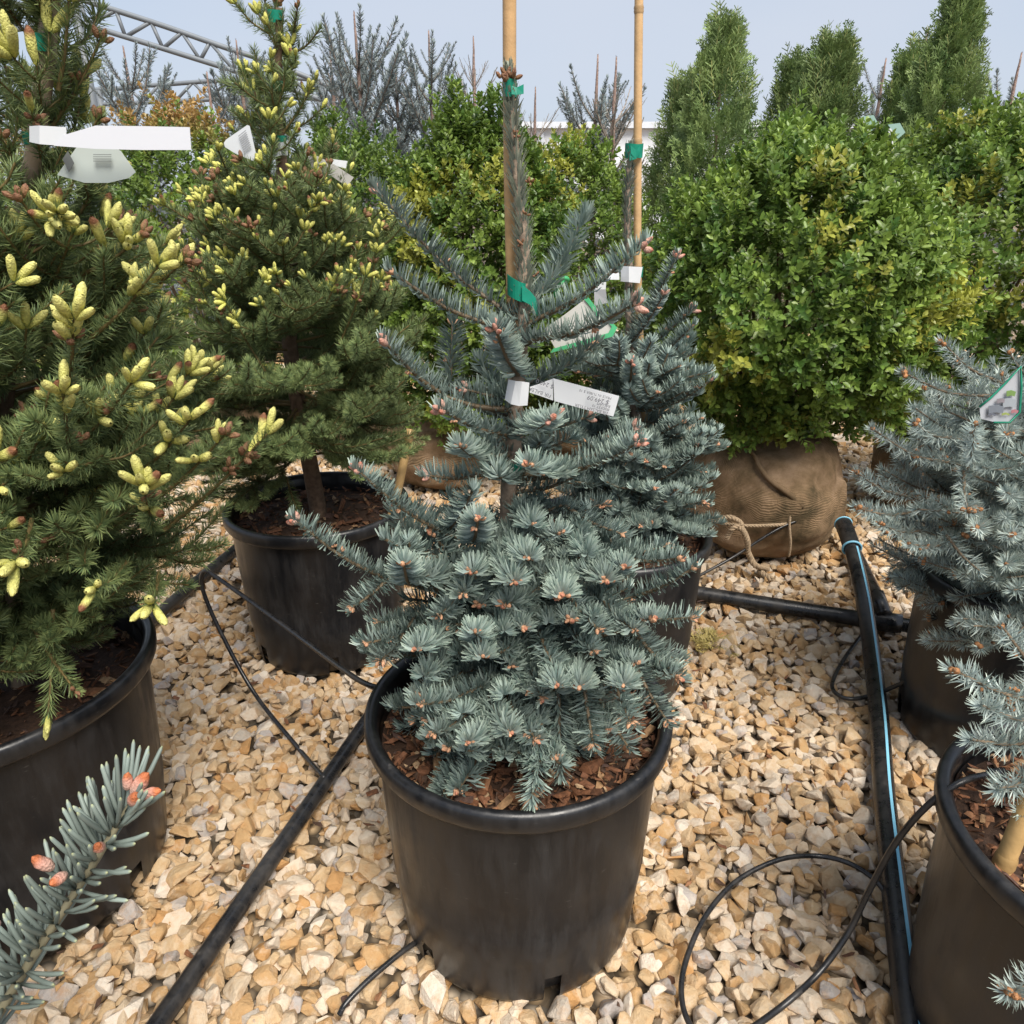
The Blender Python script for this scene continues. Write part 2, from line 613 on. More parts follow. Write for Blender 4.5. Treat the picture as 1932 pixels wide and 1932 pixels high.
for i in pick:
    mw = Matrix([[*(RR[i][r] * size[i]), (P[i][0], P[i][1], zz[i])[r]] for r in range(3)] + [[0, 0, 0, 1]])
    part('stone', stone_me[i % len(stone_me)], ground, mw)
keep = np.ones(len(P), bool)
keep[pick] = False
allV, allT, allR = [], [], []
off = 0
for k, (Pk, sk, zk, fine) in enumerate(sets):
    Rk = RR if fine else rand_rot(len(Pk), g, .42)
    lib = FINE if fine else COARSE
    for q, (V, T) in enumerate(lib):
        idx = np.arange(q, len(Pk), len(lib))
        if fine:
            idx = idx[keep[idx]]
        W = np.einsum('nij,vj->nvi', Rk[idx] * sk[idx][:, None, None], V)
        W[:, :, 0] += Pk[idx, 0][:, None]
        W[:, :, 1] += Pk[idx, 1][:, None]
        W[:, :, 2] += zk[idx][:, None]
        nv = len(V)
        allV.append(W.reshape(-1, 3))
        allT.append((T[None] + (np.arange(len(idx)) * nv)[:, None, None]).reshape(-1, 3) + off)
        allR.append(np.repeat(g.uniform(0, 1, len(idx)), nv))
        off += len(idx) * nv
gv = np.concatenate(allV)
gravel = ob('gravel', mk_mesh('gravel', (gv, np.concatenate(allT), (.5, .4, .3)), M['stone'], False, rnd=np.concatenate(allR)), ground, None, 'stuff')
print('gravel tris', sum(len(x) for x in allT))

# ------------------------------------------------------------------ nursery pots with bark mulch
def chip_shape(seed):
    g = np.random.default_rng(seed)
    P = g.uniform(-.5, .5, (9, 3)) * np.array([1, g.uniform(.2, .55), g.uniform(.1, .25)])
    return hull(P)
CHIPS = [chip_shape(50 + i) for i in range(10)]
CHIPCOL = np.array([[.13, .055, .025], [.09, .04, .02], [.20, .095, .045], [.055, .03, .018], [.27, .16, .08], [.16, .07, .035], [.07, .04, .03], [.35, .24, .14]])

def mulch(cx, cy, rad, z, n, g, light=1.0):
    """bark chips heaped on the soil of a pot"""
    r = rad * np.sqrt(g.uniform(0, 1, n)) * .985
    a = g.uniform(0, 2 * np.pi, n)
    C = np.stack([cx + r * np.cos(a), cy + r * np.sin(a), z + g.uniform(-.004, .012, n)], 1)
    sz = np.clip(g.lognormal(math.log(.0165), .55, n), .006, .055)
    Rm = rand_rot(n, g, .35)
    P = []
    for q, (V, T) in enumerate(CHIPS):
        idx = np.arange(q, n, len(CHIPS))
        lim = np.minimum(sz[idx], (rad - r[idx]) * 2 + .006)
        W = np.einsum('nij,vj->nvi', Rm[idx] * lim[:, None, None], V) + C[idx][:, None]
        cc = CHIPCOL[g.choice(len(CHIPCOL), len(idx), p=[.2, .18, .14, .14, .08, .14, .08, .04])] * light
        P.append((W.reshape(-1, 3), (T[None] + (np.arange(len(idx)) * len(V))[:, None, None]).reshape(-1, 3), np.repeat(cc, len(V), 0)))
    return P

def pot(key, label, n_chip, light=1.0, soil_drop=.045, slots=True):
    cx, cy, Rr, rb, h = POTS[key]
    root = root_at('nursery_pot', (cx, cy, 0), label, 'pot', 'black nursery pots')
    mw = Matrix.Translation((cx, cy, 0))
    rw = Rr - .016                       # wall radius under the rim
    sides = 96
    zs = [0, .012, .03, .055, .09, .14, .2, .26, h - .032]
    def wr(z):
        f = z / h
        return rb + (rw - rb) * f + .004 * math.sin(f * math.pi)
    prof = [(rb - .01, 0.0), (rb - .002, .003)] + [(wr(z), z) for z in zs[1:]]
    prof.insert(6, (wr(.137) + .0012, .137))
    prof.sort(key=lambda q: q[1])
    rings = [q[1] for q in prof]
    def skip(i, j):
        if not slots:
            return False
        return rings[i + 1] <= .056 and rings[i] >= .0 and (j % 16) in (11, 12) 
    wall = lathe(prof, sides, skip)
    inner = lathe([(rb - .018, .004), (rb - .012, .02), (wr(.06) - .007, .06), (rw - .006, h - .03)], sides)
    part('wall', mk_mesh('pot_wall', [wall, inner], M['pot']), root, mw)
    t = np.linspace(-2.0, 2.6, 9)
    lip = [(rw - .0035, h - .05), (rw - .004, h - .012), (rw + .001, h - .004), (rw + .006, h - .0005), (Rr - .004, h - .001), (Rr - .0005, h - .006),
           (Rr, h - .014), (Rr - .001, h - .026), (Rr - .004, h - .032), (rw + .0012, h - .034)]
    part('rim', mk_mesh('pot_rim', lathe(lip, sides), M['pot']), root, mw)
    zs_ = h - soil_drop
    g2 = np.random.default_rng(len(key) * 31 + ord(key[0]) + n_chip)
    disc = lathe([(.0005, zs_ + .006), (rw * .5, zs_ + .003), (rw - .006, zs_ - .003)], 40, None, (.045, .024, .014))
    s = part('soil', mk_mesh('pot_soil', [xf(disc, mw)], M['chip']), root)
    part('bark_mulch', mk_mesh('bark_mulch', mulch(cx, cy, rw - .006, zs_, n_chip, g2, light), M['chip'], False), s, None, 'stuff')
    return zs_

SOIL = {}
SOIL['A'] = pot('A', 'black nursery pot in the centre foreground holding the blue fir', 2300, 1.0)
SOIL['B'] = pot('B', 'black nursery pot behind left with the green spruce and a tube across it', 900, .8)
SOIL['C'] = pot('C', 'black nursery pot half hidden behind the central fir, beside the burlap ball', 900)
SOIL['L'] = pot('L', 'large black nursery pot cut by the left edge under yellow-budded spruce', 1000, .8, .06)
SOIL['R1'] = pot('R1', 'black nursery pot at the right edge under the pale blue spruce', 500)
SOIL['R2'] = pot('R2', 'black nursery pot in the bottom right corner with a cane in it', 1600, 1.3)
SOIL['N'] = pot('N', 'black nursery pot just outside the bottom left corner', 200)

# ------------------------------------------------------------------ conifer shoots and branches
KIND = {
    # needle length, width, needles per metre, angle from stem, around-stem spread (deg), upward sweep, colour low/high, stem colour, stem radius, tip width
    'fir':    dict(L=.0235, w=.0026, dens=2800, ang=64, spread=125, up=.38, jit=.09, wj=.14, c0=(.11, .166, .152), c1=(.335, .415, .38), stem=(.15, .11, .065), sr=.0021, tip=.42),
    'spruce': dict(L=.019, w=.0014, dens=3000, ang=50, spread=180, up=.22, c0=(.072, .122, .052), c1=(.245, .300, .118), stem=(.17, .125, .05), sr=.0016, tip=.2),
    'blue':   dict(L=.0230, w=.0018, dens=2300, ang=58, spread=180, up=.22, c0=(.19, .26, .255), c1=(.50, .57, .53), stem=(.20, .15, .10), sr=.0018, tip=.15),
    'far':    dict(L=.023, w=.0042, dens=900, ang=50, spread=180, up=.15, c0=(.18, .225, .23), c1=(.36, .42, .43), stem=(.30, .25, .21), sr=.0022, tip=.2),  # needles and stem painted paler, standing in for haze over the back rows
    'farbare': dict(L=.016, w=.003, dens=170, ang=50, spread=180, up=.1, c0=(.16, .19, .17), c1=(.27, .30, .26), stem=(.34, .28, .23), sr=.0032, tip=.2),
}

def needles(P, X, U, L, k, g, fade_tip=True, sparse=1.0, dark=1.0, ang=None, spread=None):
    """needles along the polyline P (stem), X = stem directions, U = up vectors"""
    seg = np.linalg.norm(np.diff(P, axis=0), axis=1)
    cum = np.concatenate([[0], np.cumsum(seg)])
    Ls = cum[-1]
    n = max(6, int(Ls * k['dens'] * sparse))
    s = np.sort(g.uniform(0, Ls, n))
    s = np.concatenate([s, g.uniform(Ls * .985, Ls, max(3, int(n * .04)))])
    n = len(s)
    pos = np.stack([np.interp(s, cum, P[:, i]) for i in range(3)], 1)
    x = nrm(np.stack([np.interp(s, cum, X[:, i]) for i in range(3)], 1))
    u = np.stack([np.interp(s, cum, U[:, i]) for i in range(3)], 1)
    u = nrm(u - x * (u * x).sum(1, keepdims=True))
    v = np.cross(u, x)
    sp = R(spread if spread else k['spread'])
    phi = g.uniform(-sp, sp, n)
    if sp < 3:
        phi = np.sign(phi) * np.abs(phi / sp) ** .85 * sp
    rad = np.cos(phi)[:, None] * u + np.sin(phi)[:, None] * v
    f = s / Ls
    a = R(ang if ang else k['ang']) + g.normal(0, k.get('jit', .13), n)
    if fade_tip:
        a = a * np.clip(1.12 - .55 * np.clip((f - .86) / .14, 0, 1), .3, 2)
    d = np.cos(a)[:, None] * x + np.sin(a)[:, None] * rad
    ln = k['L'] * g.uniform(.78, 1.12, n) * (1 - .25 * np.clip((f - .85) / .15, 0, 1)) * np.clip(.7 + f * 3, .7, 1)
    wd = nrm(np.cross(d, rad) + g.normal(0, k.get('wj', .3), (n, 3)))
    wv = k['w'] * g.uniform(.8, 1.15, n)
    e = nrm(d + u * k['up'] * .6 - rad * .05)
    e2 = nrm(d + u * k['up'] * 1.5)
    p1 = pos + d * (ln * .05)[:, None]
    p2 = pos + (d * .3 + e * .25) * ln[:, None]
    p3 = p2 + e2 * (ln * .45)[:, None]
    hw = (wd * wv[:, None] / 2)
    V = np.stack([p1 - hw * .5, p1 + hw * .5, p2 - hw, p2 + hw, p3 - hw * k['tip'], p3 + hw * k['tip']], 1)
    T0 = np.array([[0, 1, 3], [0, 3, 2], [2, 3, 5], [2, 5, 4]])
    T = (T0[None] + (np.arange(n) * 6)[:, None, None]).reshape(-1, 3)
    m = np.clip(g.normal(.52, .28, n), 0, 1)
    c = (np.array(k['c0']) * (1 - m[:, None]) + np.array(k['c1']) * m[:, None]) * dark
    c6 = np.repeat(c[:, None], 6, 1)
    c6[:, 0:2] *= .85
    c6[:, 4:6] *= np.array([1.16, 1.12, 1.0])
    return V.reshape(-1, 3), T, c6.reshape(-1, 3)

def shoot(P, kind, g, up=(0, 0, 1), r0=None, **kw):
    """stem + needles along control points P"""
    k = KIND[kind]
    Q = smooth_path(P, 5) if len(P) > 2 else np.linspace(np.array(P[0], float), np.array(P[1], float), 6)
    X = nrm(np.gradient(Q, axis=0))
    U = np.tile(np.array(up, float), (len(Q), 1))
    L = np.linalg.norm(Q[-1] - Q[0])
    r0 = r0 or k['sr'] * 1.2
    st = tube(Q, np.linspace(r0, k['sr'] * .75, len(Q)), 5, k['stem'], False)
    return [st, needles(Q, X, U, L, k, g, **kw)]

def spray(kind, L, seed, lat=.55, droop=.10):
    """a whole side branch along +X (local up = Z): main axis, paired side shoots, a few shoots above. Returns pieces and tips"""
    g = np.random.default_rng(seed)
    ctrl = [(0, 0, 0), (L * .35, g.normal(0, L * .03), -droop * L * .4), (L * .7, g.normal(0, L * .04), -droop * L * .35), (L, g.normal(0, L * .03), droop * L * .35)]
    Q = smooth_path(ctrl, 8)
    k = KIND[kind]
    pieces = [tube(Q, np.linspace(max(k['sr'] * 1.1, L * .014), k['sr'] * .8, len(Q)), 6, k['stem'], False)]
    X = nrm(np.gradient(Q, axis=0))
    U = np.tile(np.array([0, 0, 1.0]), (len(Q), 1))
    i0 = int(len(Q) * .22)
    pieces.append(needles(Q[i0:], X[i0:], U[i0:], L, k, g, sparse=.85))
    tips = [(Q[-1], X[-1], 1.0)]
    step = .034 if kind != 'far' else .05
    n = max(1, int(L * .8 / step))
    for i in range(n):
        f = .2 + .74 * (i + g.uniform(.2, .8)) / n
        j = min(int(f * (len(Q) - 1)), len(Q) - 2)
        for sgn in (-1, 1):
            if g.uniform() < .12:
                continue
            ll = min(.13, (1 - f) * L * .75 + .042) * g.uniform(.7, 1.1)
            a = R(g.uniform(42, 58)) * sgn
            d = math.cos(a) * X[j] + math.sin(a) * np.array([0, 1.0, 0]) + np.array([0, 0, g.normal(.04, .14)])
            d = d / np.linalg.norm(d)
            b = Q[j]
            P = [b, b + d * ll * .55 + np.array([0, 0, -.02 * ll]), b + d * ll + (X[j] * .12 + np.array([0, 0, .12])) * ll]
            pieces += shoot(P, kind, g)
            tips.append((np.array(P[-1]), nrm(np.array(P[-1]) - np.array(P[1])), .75))
    for i in range(max(1, int(n * (.5 if kind == 'spruce' else .15)))):
        f = g.uniform(.3, .85)
        j = min(int(f * (len(Q) - 1)), len(Q) - 2)
        d = nrm(X[j] * .8 + np.array([0, g.normal(0, .3), g.uniform(.5, .9)]))
        ll = g.uniform(.03, .06)
        pieces += shoot([Q[j], Q[j] + d * ll], kind, g)
        tips.append((Q[j] + d * ll, d, .6))
    return pieces, tips

SPRAY = {}
def get_spray(kind, L):
    sizes = (.07, .12, .18, .26, .36) if kind not in ('far', 'farbare') else (.12, .25, .4)
    S = min(sizes, key=lambda q: abs(math.log(q / L)))
    v = int(rng.integers(0, 3))
    key = (kind, S, v)
    if key not in SPRAY:
        pcs, tips = spray(kind, S, hash((kind == 'fir', len(kind), int(S * 1000), v)) % 99991)
        SPRAY[key] = (mk_mesh('%s_branch' % kind, pcs, M['needle']), tips)
    return SPRAY[key][0], SPRAY[key][1], L / S

# buds: pieces with the bud along +X
def bud_piece(L, w, c0, c1, cap=None, n=6, seed=0, blunt=False):
    g = np.random.default_rng(seed)
    f = np.array([0, .12, .35, .62, .85, 1.0])
    rr = np.array([.32, .72, 1.0, .95, .62, .06] if not blunt else [.36, .66, .92, 1.0, .86, .22]) * w / 2
    P = np.stack([f * L, g.normal(0, w * .03, 6), g.normal(0, w * .03, 6)], 1)
    V, T, _ = tube(P, rr, n, (1, 1, 1), False)
    col = np.repeat(np.array(c0)[None] * (1 - f[:, None]) + np.array(c1)[None] * f[:, None], n, 0)
    if cap is not None:
        col[-2 * n:] = np.array(cap)
    return V, T, col

def cluster(spec, n, spread, seed, flat=False):
    g = np.random.default_rng(seed)
    out = []
    for i in range(n):
        sz = g.uniform(.75, 1.1)
        if i == 0:
            d = Vector((1, g.normal(0, .12), g.normal(0, .12)))
        else:
            a = (i - 1) / max(1, n - 1) * 2 * math.pi + g.uniform(-.3, .3)
            s = math.tan(spread) * g.uniform(.7, 1.15)
            d = Vector((1, math.cos(a) * s, math.sin(a) * s * (.3 if flat else 1)))
        L, w, c0, c1, cap, pc = spec
        use = cap if g.uniform() < pc else None
        cc0 = np.array(c0) * g.uniform(.85, 1.12)
        off = Vector((0, d.y * w * .45, d.z * w * .45))
        out.append(xf(bud_piece(L * sz, w * g.uniform(.85, 1.1), cc0, c1, use, 7, seed * 7 + i, L > .02), frame(off, d)))
    return out

FIRBUD = (.0105, .0056, (.52, .32, .19), (.55, .29, .17), (.46, .19, .12), .35)
PINKBUD = (.0145, .0068, (.60, .42, .34), (.50, .24, .18), (.46, .18, .12), .4)
YELBUD = (.032, .0095, (.52, .52, .13), (.62, .59, .20), (.20, .085, .04), .2)
YELBUDS = (.0215, .0078, (.52, .53, .11), (.60, .58, .16), (.22, .10, .05), .15)
BRNBUD = (.0155, .0078, (.30, .17, .08), (.20, .095, .055), None, 0)
BLUBUD = (.010, .0085, (.36, .17, .07), (.40, .19, .08), None, 0)
BUDS = {
    'fir': [mk_mesh('fir_bud', cluster(FIRBUD, 3 + i % 2, .75, 20 + i, True), M['bud']) for i in range(4)],
    'pink': [mk_mesh('fir_bud', cluster(PINKBUD, 3 + i % 2, .75, 30 + i), M['bud']) for i in range(3)],
    'yellow': [mk_mesh('new_growth_bud', cluster(YELBUD, (1, 3, 4, 5, 3, 2)[i], .62, 40 + i), M['bud']) for i in range(6)],
    'yellow_small': [mk_mesh('new_growth_bud', cluster(YELBUDS, (1, 3, 4, 2, 3, 2)[i], .7, 60 + i), M['bud']) for i in range(6)],
    'brown': [mk_mesh('spruce_bud', cluster(BRNBUD, 3 + i, .8, 80 + i), M['bud']) for i in range(3)],
    'blue': [mk_mesh('spruce_bud', cluster(BLUBUD, 1 + i, .8, 90 + i), M['bud']) for i in range(3)],
}

def put_bud(parent, kind, pos, d, s=1.0, roll=None):
    me = BUDS[kind][int(rng.integers(0, len(BUDS[kind])))]
    up = (0, 0, 1) if kind == 'fir' else tuple(rng.normal(size=3))
    names = {'fir': 'bud', 'pink': 'bud', 'yellow': 'new_shoot', 'yellow_small': 'new_shoot', 'brown': 'bud', 'blue': 'bud'}
    return part(names[kind], me, parent, frame(Vector(pos), Vector(d), up, s))

def trunk_part(root, pts, r0, r1, col=(.17, .125, .09), name='trunk', sides=10):
    Q = smooth_path(pts, 6)
    f = np.linspace(0, 1, len(Q))
    rr = r0 * (1 - f) + r1 * f
    Qw = Q + rng.normal(0, .0008, Q.shape)
    part(name, mk_mesh(name, tube(Qw, rr, sides, col), M['bark']), root)
    return Q

def at_z(Q, z):
    i = np.argsort(Q[:, 2])
    return Vector([float(np.interp(z, Q[i, 2], Q[i, c])) for c in range(3)])

def conifer(root, Q, kind, levels, rfun, elev, nb, bud=None, budp=0.0, budz=-9, maxbud=290, face=None, lenj=(.75, 1.08)):
    """branches in whorls up the trunk Q: each branch is one part, its bud clusters sub-parts"""
    cnt = 0
    for z in sorted(levels, reverse=True):
        k = nb(z) if callable(nb) else nb
        a0 = rng.uniform(0, 6.28)
        for i in range(k):
            az = a0 + i * 2 * math.pi / k + rng.normal(0, .22)
            Rr = rfun(z) * rng.uniform(*lenj)
            if face is not None:
                Rr *= face(az, z)
            if Rr < .03:
                continue
            e = elev(z) + rng.normal(0, .12)
            d = Vector((math.sin(az) * math.cos(e), -math.cos(az) * math.cos(e), math.sin(e)))
            base = at_z(Q, z + rng.normal(0, .012))
            me, tips, s = get_spray(kind, Rr / max(.45, math.cos(e)))
            up = Vector((0, 0, 1)) + Vector(rng.normal(0, .22, 3))
            mw = frame(base, d, up, s)
            br = part('branch', me, root, mw)
            if bud and cnt < maxbud and z > budz:
                for (tp, td, imp) in tips:
                    if rng.uniform() > (budp(z) if callable(budp) else budp) * imp:
                        continue
                    wp = mw @ Vector(tp)
                    if wp.y > Q[0][1] + .10 and rng.uniform() < .6:
                        continue
                    wd = (mw.to_3x3() @ Vector(td)).normalized() + Vector((0, 0, .35 if bud.startswith('y') else 0))
                    kb = bud
                    if bud.startswith('y') and rng.uniform() < .22:
                        kb = 'brown'
                    put_bud(br, kb, wp, wd, rng.uniform(.8, 1.15))
                    cnt += 1
    return cnt

# ------------------------------------------------------------------ the central blue fir
c5 = lambda x, y: (634 + .34366 * x, 634 + .34366 * y)
c2 = lambda x, y: (634 + .34366 * x, .34366 * y)
cA = lambda x, y: (634 + .34366 * x, 1268 + .34366 * y)

def place_shoots(root, Q, Y, lst, kind, budname, stem_sparse=.5, nseed=0, budscale=1.0):
    """lst: (base pixel, base depth offset, tip pixel, tip depth offset[, bud kind])"""
    g = np.random.default_rng(500 + nseed)
    for it in lst:
        (bp, bd, tp, td) = it[:4]
        bk = it[4] if len(it) > 4 else budname
        b, t = D(*bp, Y + bd), D(*tp, Y + td)
        L = (t - b).length
        if L < .085:
            b = t + (b - t) * (.085 / L) + Vector((0, 0, .012))
            L = .085
        sag = Vector((0, 0, -L * .07))
        P = [b, b.lerp(t, .5) + sag * .9, t]
        me = mk_mesh('shoot', shoot([tuple(q) for q in P], kind, g, r0=.0032), M['needle'])
        o = part('branch', me, root)
        ax = at_z(Q, min(b.z, Q[-1][2]))
        gap = (Vector((b.x, b.y, 0)) - Vector((ax.x, ax.y, 0))).length
        if gap > .022:
            z0 = max(Q[0][2] + .02, b.z - gap * .25)
            a = at_z(Q, z0)
            mid = a.lerp(b, .55) + Vector((0, 0, -gap * .06))
            pcs = shoot([tuple(a), tuple(mid), tuple(b)], kind, g, r0=.005, sparse=stem_sparse, dark=.85)
            part('branch_stem', mk_mesh('branch_stem', pcs, M['needle']), root)
        if bk:
            d = (t - P[1]).normalized()
            put_bud(o, bk, t - d * .004, d, g.uniform(.9, 1.2) * budscale)
            if L > .09:
                for q in range(int(L / .07)):
                    f = g.uniform(.45, .95)
                    side = Vector(g.normal(size=3))
                    side = (side - d * side.dot(d)).normalized()
                    put_bud(o, 'fir' if bk in ('fir', 'pink') else bk, b.lerp(t, f) + sag * .7 + side * .004, side + d * .4, .6 * budscale)

YA = POTS['A'][1]
zs = SOIL['A']
fir = root_at('fir_tree', (POTS['A'][0], YA, zs), 'blue-green fir tied to a cane in the central black pot', 'tree', 'firs in pots')
tp = [(POTS['A'][0] - .01, YA, zs - .02), D(962, 1150, YA), D(960, 960, YA), D(968, 870, YA), D(971, 800, YA), D(977, 720, YA), D(986, 640, YA), D(990, 500, YA), D(978, 360, YA), D(962, 150, YA)]
QA = trunk_part(fir, tp, .0145, .004, (.26, .20, .15))
gl = np.random.default_rng(11)
lead = smooth_path([tuple(q) for q in tp[6:]], 6)
k2 = dict(KIND['fir'], c0=(.16, .19, .16), c1=(.33, .37, .31), spread=180, up=.05, dens=3000, L=.026)
Xl = nrm(np.gradient(lead, axis=0))
Ul = np.tile(np.array([0, -1.0, 0]), (len(lead), 1))
part('leader_needles', mk_mesh('leader_needles', needles(lead, Xl, Ul, 1, k2, gl, ang=27), M['needle']), fir)
lo = smooth_path([tuple(q) for q in tp[2:7]], 6)
k3 = dict(KIND['fir'], c0=(.09, .085, .055), c1=(.20, .18, .12), spread=180, up=.0, dens=420)
part('old_needles', mk_mesh('old_needles', needles(lo, nrm(np.gradient(lo, axis=0)), np.tile(np.array([0, -1.0, 0]), (len(lo), 1)), 1, k3, gl, ang=26), M['needle']), fir)
for (x, y) in ((947, 148), (957, 143), (968, 147), (955, 155)):
    put_bud(fir, 'brown', D(x, y, YA - .006), (gl.normal(0, .3), -.3, 1), .6)
for (x, y) in ((972, 255), (1000, 344), (984, 460), (1010, 520), (992, 405)):
    put_bud(fir, 'brown', D(x, y, YA - .010), (gl.normal(0, .5), -1, .6), .38)

shoots_A = [
    (c2(940, 1720), .01, c2(220, 1040), .02, 'pink'), (c2(900, 1800), -.02, c2(300, 1490), -.05, 'fir'), (c2(1050, 1780), -.02, c2(1690, 1340), -.05, 'pink'),
    (c2(1080, 1870), -.03, c2(1650, 1665), -.10, 'pink'), (c2(1080, 1660), .03, c2(1370, 1170), .13, None), (c2(990, 2040), -.03, c2(875, 1800), -.12, 'pink'),
    (c5(1060, 260), .02, c5(1420, 40), .06, 'fir'), (c5(980, 160), -.01, c5(870, -60), .07, None),
    (c5(600, 330), -.02, c5(265, 30), -.05, 'pink'), (c5(620, 300), .05, c5(640, -80), .10, 'fir'), (c5(930, 540), -.02, c5(575, 400), -.08, 'pink'),
    (c5(930, 350), .01, c5(700, 290), .0, 'pink'), (c5(880, 280), .03, c5(790, 130), .06, None), (c5(800, 640), -.03, c5(680, 605), -.11, 'fir'),
    (c5(860, 700), -.02, c5(820, 560), .02, None), (c5(810, 800), -.03, c5(490, 765), -.06, 'pink'), (c5(610, 1090), -.03, c5(110, 730), -.06, 'pink'),
    (c5(600, 1080), -.02, c5(750, 850), -.06, None), (c5(700, 1000), .0, c5(620, 880), .02, None),
    (c5(750, 1120), -.08, c5(780, 1000), -.16, 'fir'), (c5(290, 1340), -.05, c5(-230, 1010), -.08, 'pink'), (c5(400, 1350), -.08, c5(370, 1245), -.17, 'fir'),
    (c5(430, 1300), -.05, c5(400, 1130), -.06, None), (c5(250, 1380), -.06, c5(75, 1500), -.10, 'fir'), (c5(520, 1560), -.06, c5(150, 1690), -.13, 'fir'),
    (c5(480, 1580), -.06, c5(210, 1570), -.08, 'fir'), (c5(400, 1620), -.08, c5(240, 1790), -.14, 'fir'), (c5(600, 1590), -.10, c5(435, 1715), -.19, 'fir'),
    (c5(1010, 1500), -.06, c5(600, 1590), -.11, 'fir'), (c5(830, 1230), -.08, c5(735, 1290), -.16, 'fir'), (c5(760, 1290), -.10, c5(690, 1420), -.15, 'fir'),
    (c5(720, 1400), -.08, c5(560, 1540), -.14, 'fir'), (c5(900, 1190), -.10, c5(980, 1345), -.19, 'fir'), (c5(970, 1120), -.08, c5(1060, 1215), -.17, 'fir'),
    (c5(960, 1140), -.04, c5(790, 1130), -.07, None), (c5(1000, 1130), -.05, c5(1240, 1080), -.10, 'fir'), (c5(1130, 1370), -.08, c5(920, 1470), -.15, 'fir'),
    (c5(1240, 1310), -.10, c5(1240, 1420), -.20, 'fir'), (c5(1230, 1320), -.06, c5(1430, 1290), -.11, 'fir'), (c5(1260, 1430), -.10, c5(1450, 1620), -.16, 'fir'),
    (c5(1460, 1260), -.08, c5(1480, 1335), -.15, 'fir'), (c5(1500, 1310), -.08, c5(1580, 1265), -.13, 'fir'), (c5(1640, 1250), -.02, c5(1890, 1220), -.05, 'fir'),
    (c5(1640, 1430), -.03, c5(1965, 1270), -.05, 'fir'), (c5(1620, 1200), .0, c5(1830, 1150), .0, 'fir'), (c5(1590, 1530), -.06, c5(1960, 1545), -.09, 'fir'),
    (c5(1480, 1500), -.10, c5(1645, 1620), -.16, 'fir'), (c5(1680, 1700), -.06, c5(1890, 1880), -.11, 'fir'), (c5(1400, 1790), -.10, c5(1650, 1800), -.16, 'fir'),
    (c5(1450, 1560), -.08, c5(1740, 1550), -.15, 'fir'), (c5(820, 1620), -.10, c5(760, 1625), -.19, 'fir'), (c5(780, 1630), -.10, c5(800, 1760), -.19, 'fir'),
    (c5(1100, 1620), -.08, c5(900, 1740), -.14, None), (c5(1110, 1650), -.10, c5(1230, 1870), -.17, None), (c5(1270, 1600), -.08, c5(1420, 1740), -.14, 'fir'),
    (c5(1300, 740), -.03, c5(1665, 580), -.07, 'pink'), (c5(1310, 690), -.01, c5(1650, 515), -.02, 'pink'), (c5(1280, 730), -.04, c5(1050, 700), -.13, 'fir'),
    (c5(1040, 500), -.03, c5(1185, 450), -.11, 'pink'), (c5(1070, 550), .0, c5(1390, 440), .0, 'pink'), (c5(1060, 640), .02, c5(1300, 560), .03, None),
    (c5(1050, 880), -.01, c5(1320, 770), -.02, None), (c5(1060, 970), .02, c5(1480, 920), .03, 'fir'), (c5(1300, 990), .0, c5(1580, 1090), -.03, 'fir'),
    (c5(1330, 1100), -.03, c5(1380, 1200), -.10, None), (c5(1050, 1000), -.04, c5(1075, 1035), -.11, 'fir'), (c5(1090, 940), .0, c5(1010, 980), -.05, None),
    (c5(1080, 660), .03, c5(1120, 580), .0, None), (c5(1530, 1180), .0, c5(1480, 1050), .02, None),
    (cA(800, 80), -.12, cA(450, 180), -.19, 'fir'), (cA(760, 230), -.14, cA(520, 345), -.20, 'fir'), (cA(860, 240), -.14, cA(730, 385), -.22, 'fir'),
    (cA(830, 130), -.12, cA(960, 330), -.21, 'fir'), (cA(900, 60), -.10, cA(1100, 370), -.19, 'fir'), (cA(1120, 370), -.16, cA(1070, 720), -.20, 'fir'),
    (cA(1220, 100), -.12, cA(1235, 560), -.17, None), (cA(1360, 100), -.12, cA(1415, 410), -.18, 'fir'), (cA(1520, 60), -.12, cA(1625, 290), -.18, 'fir'),
    (cA(1680, 60), -.10, cA(1825, 280), -.15, 'fir'), (cA(1330, -40), -.12, cA(1340, 80), -.21, 'fir'), (cA(1560, -60), -.12, cA(1580, 70), -.21, 'fir'),
    (cA(1210, -30), -.12, cA(1215, 70), -.21, 'fir'), (cA(1480, 230), -.08, cA(1610, 420), -.13, None), (cA(650, 60), -.10, cA(440, 120), -.15, 'fir'),
    (cA(980, 200), -.10, cA(1030, 420), -.15, None), (cA(1060, -60), -.10, cA(1130, 150), -.17, 'fir'), (cA(600, -70), -.10, cA(480, 20), -.16, None),
    (cA(1690, -40), -.07, cA(1880, 30), -.12, 'fir'), (cA(1770, -110), -.04, cA(1890, -60), -.07, 'fir'),
]
place_shoots(fir, QA, YA, shoots_A, 'fir', 'fir')
# inner branches that close the crown
levels = list(np.linspace(zs + .05, .60, 5))
conifer(fir, QA, 'fir', levels, lambda z: float(np.interp(z, [.36, .45, .6, .8], [.12, .17, .13, .08])), lambda z: float(np.interp(z, [.36, .5, .8], [-.25, .05, .5])), 5, 'fir', .3, maxbud=70)

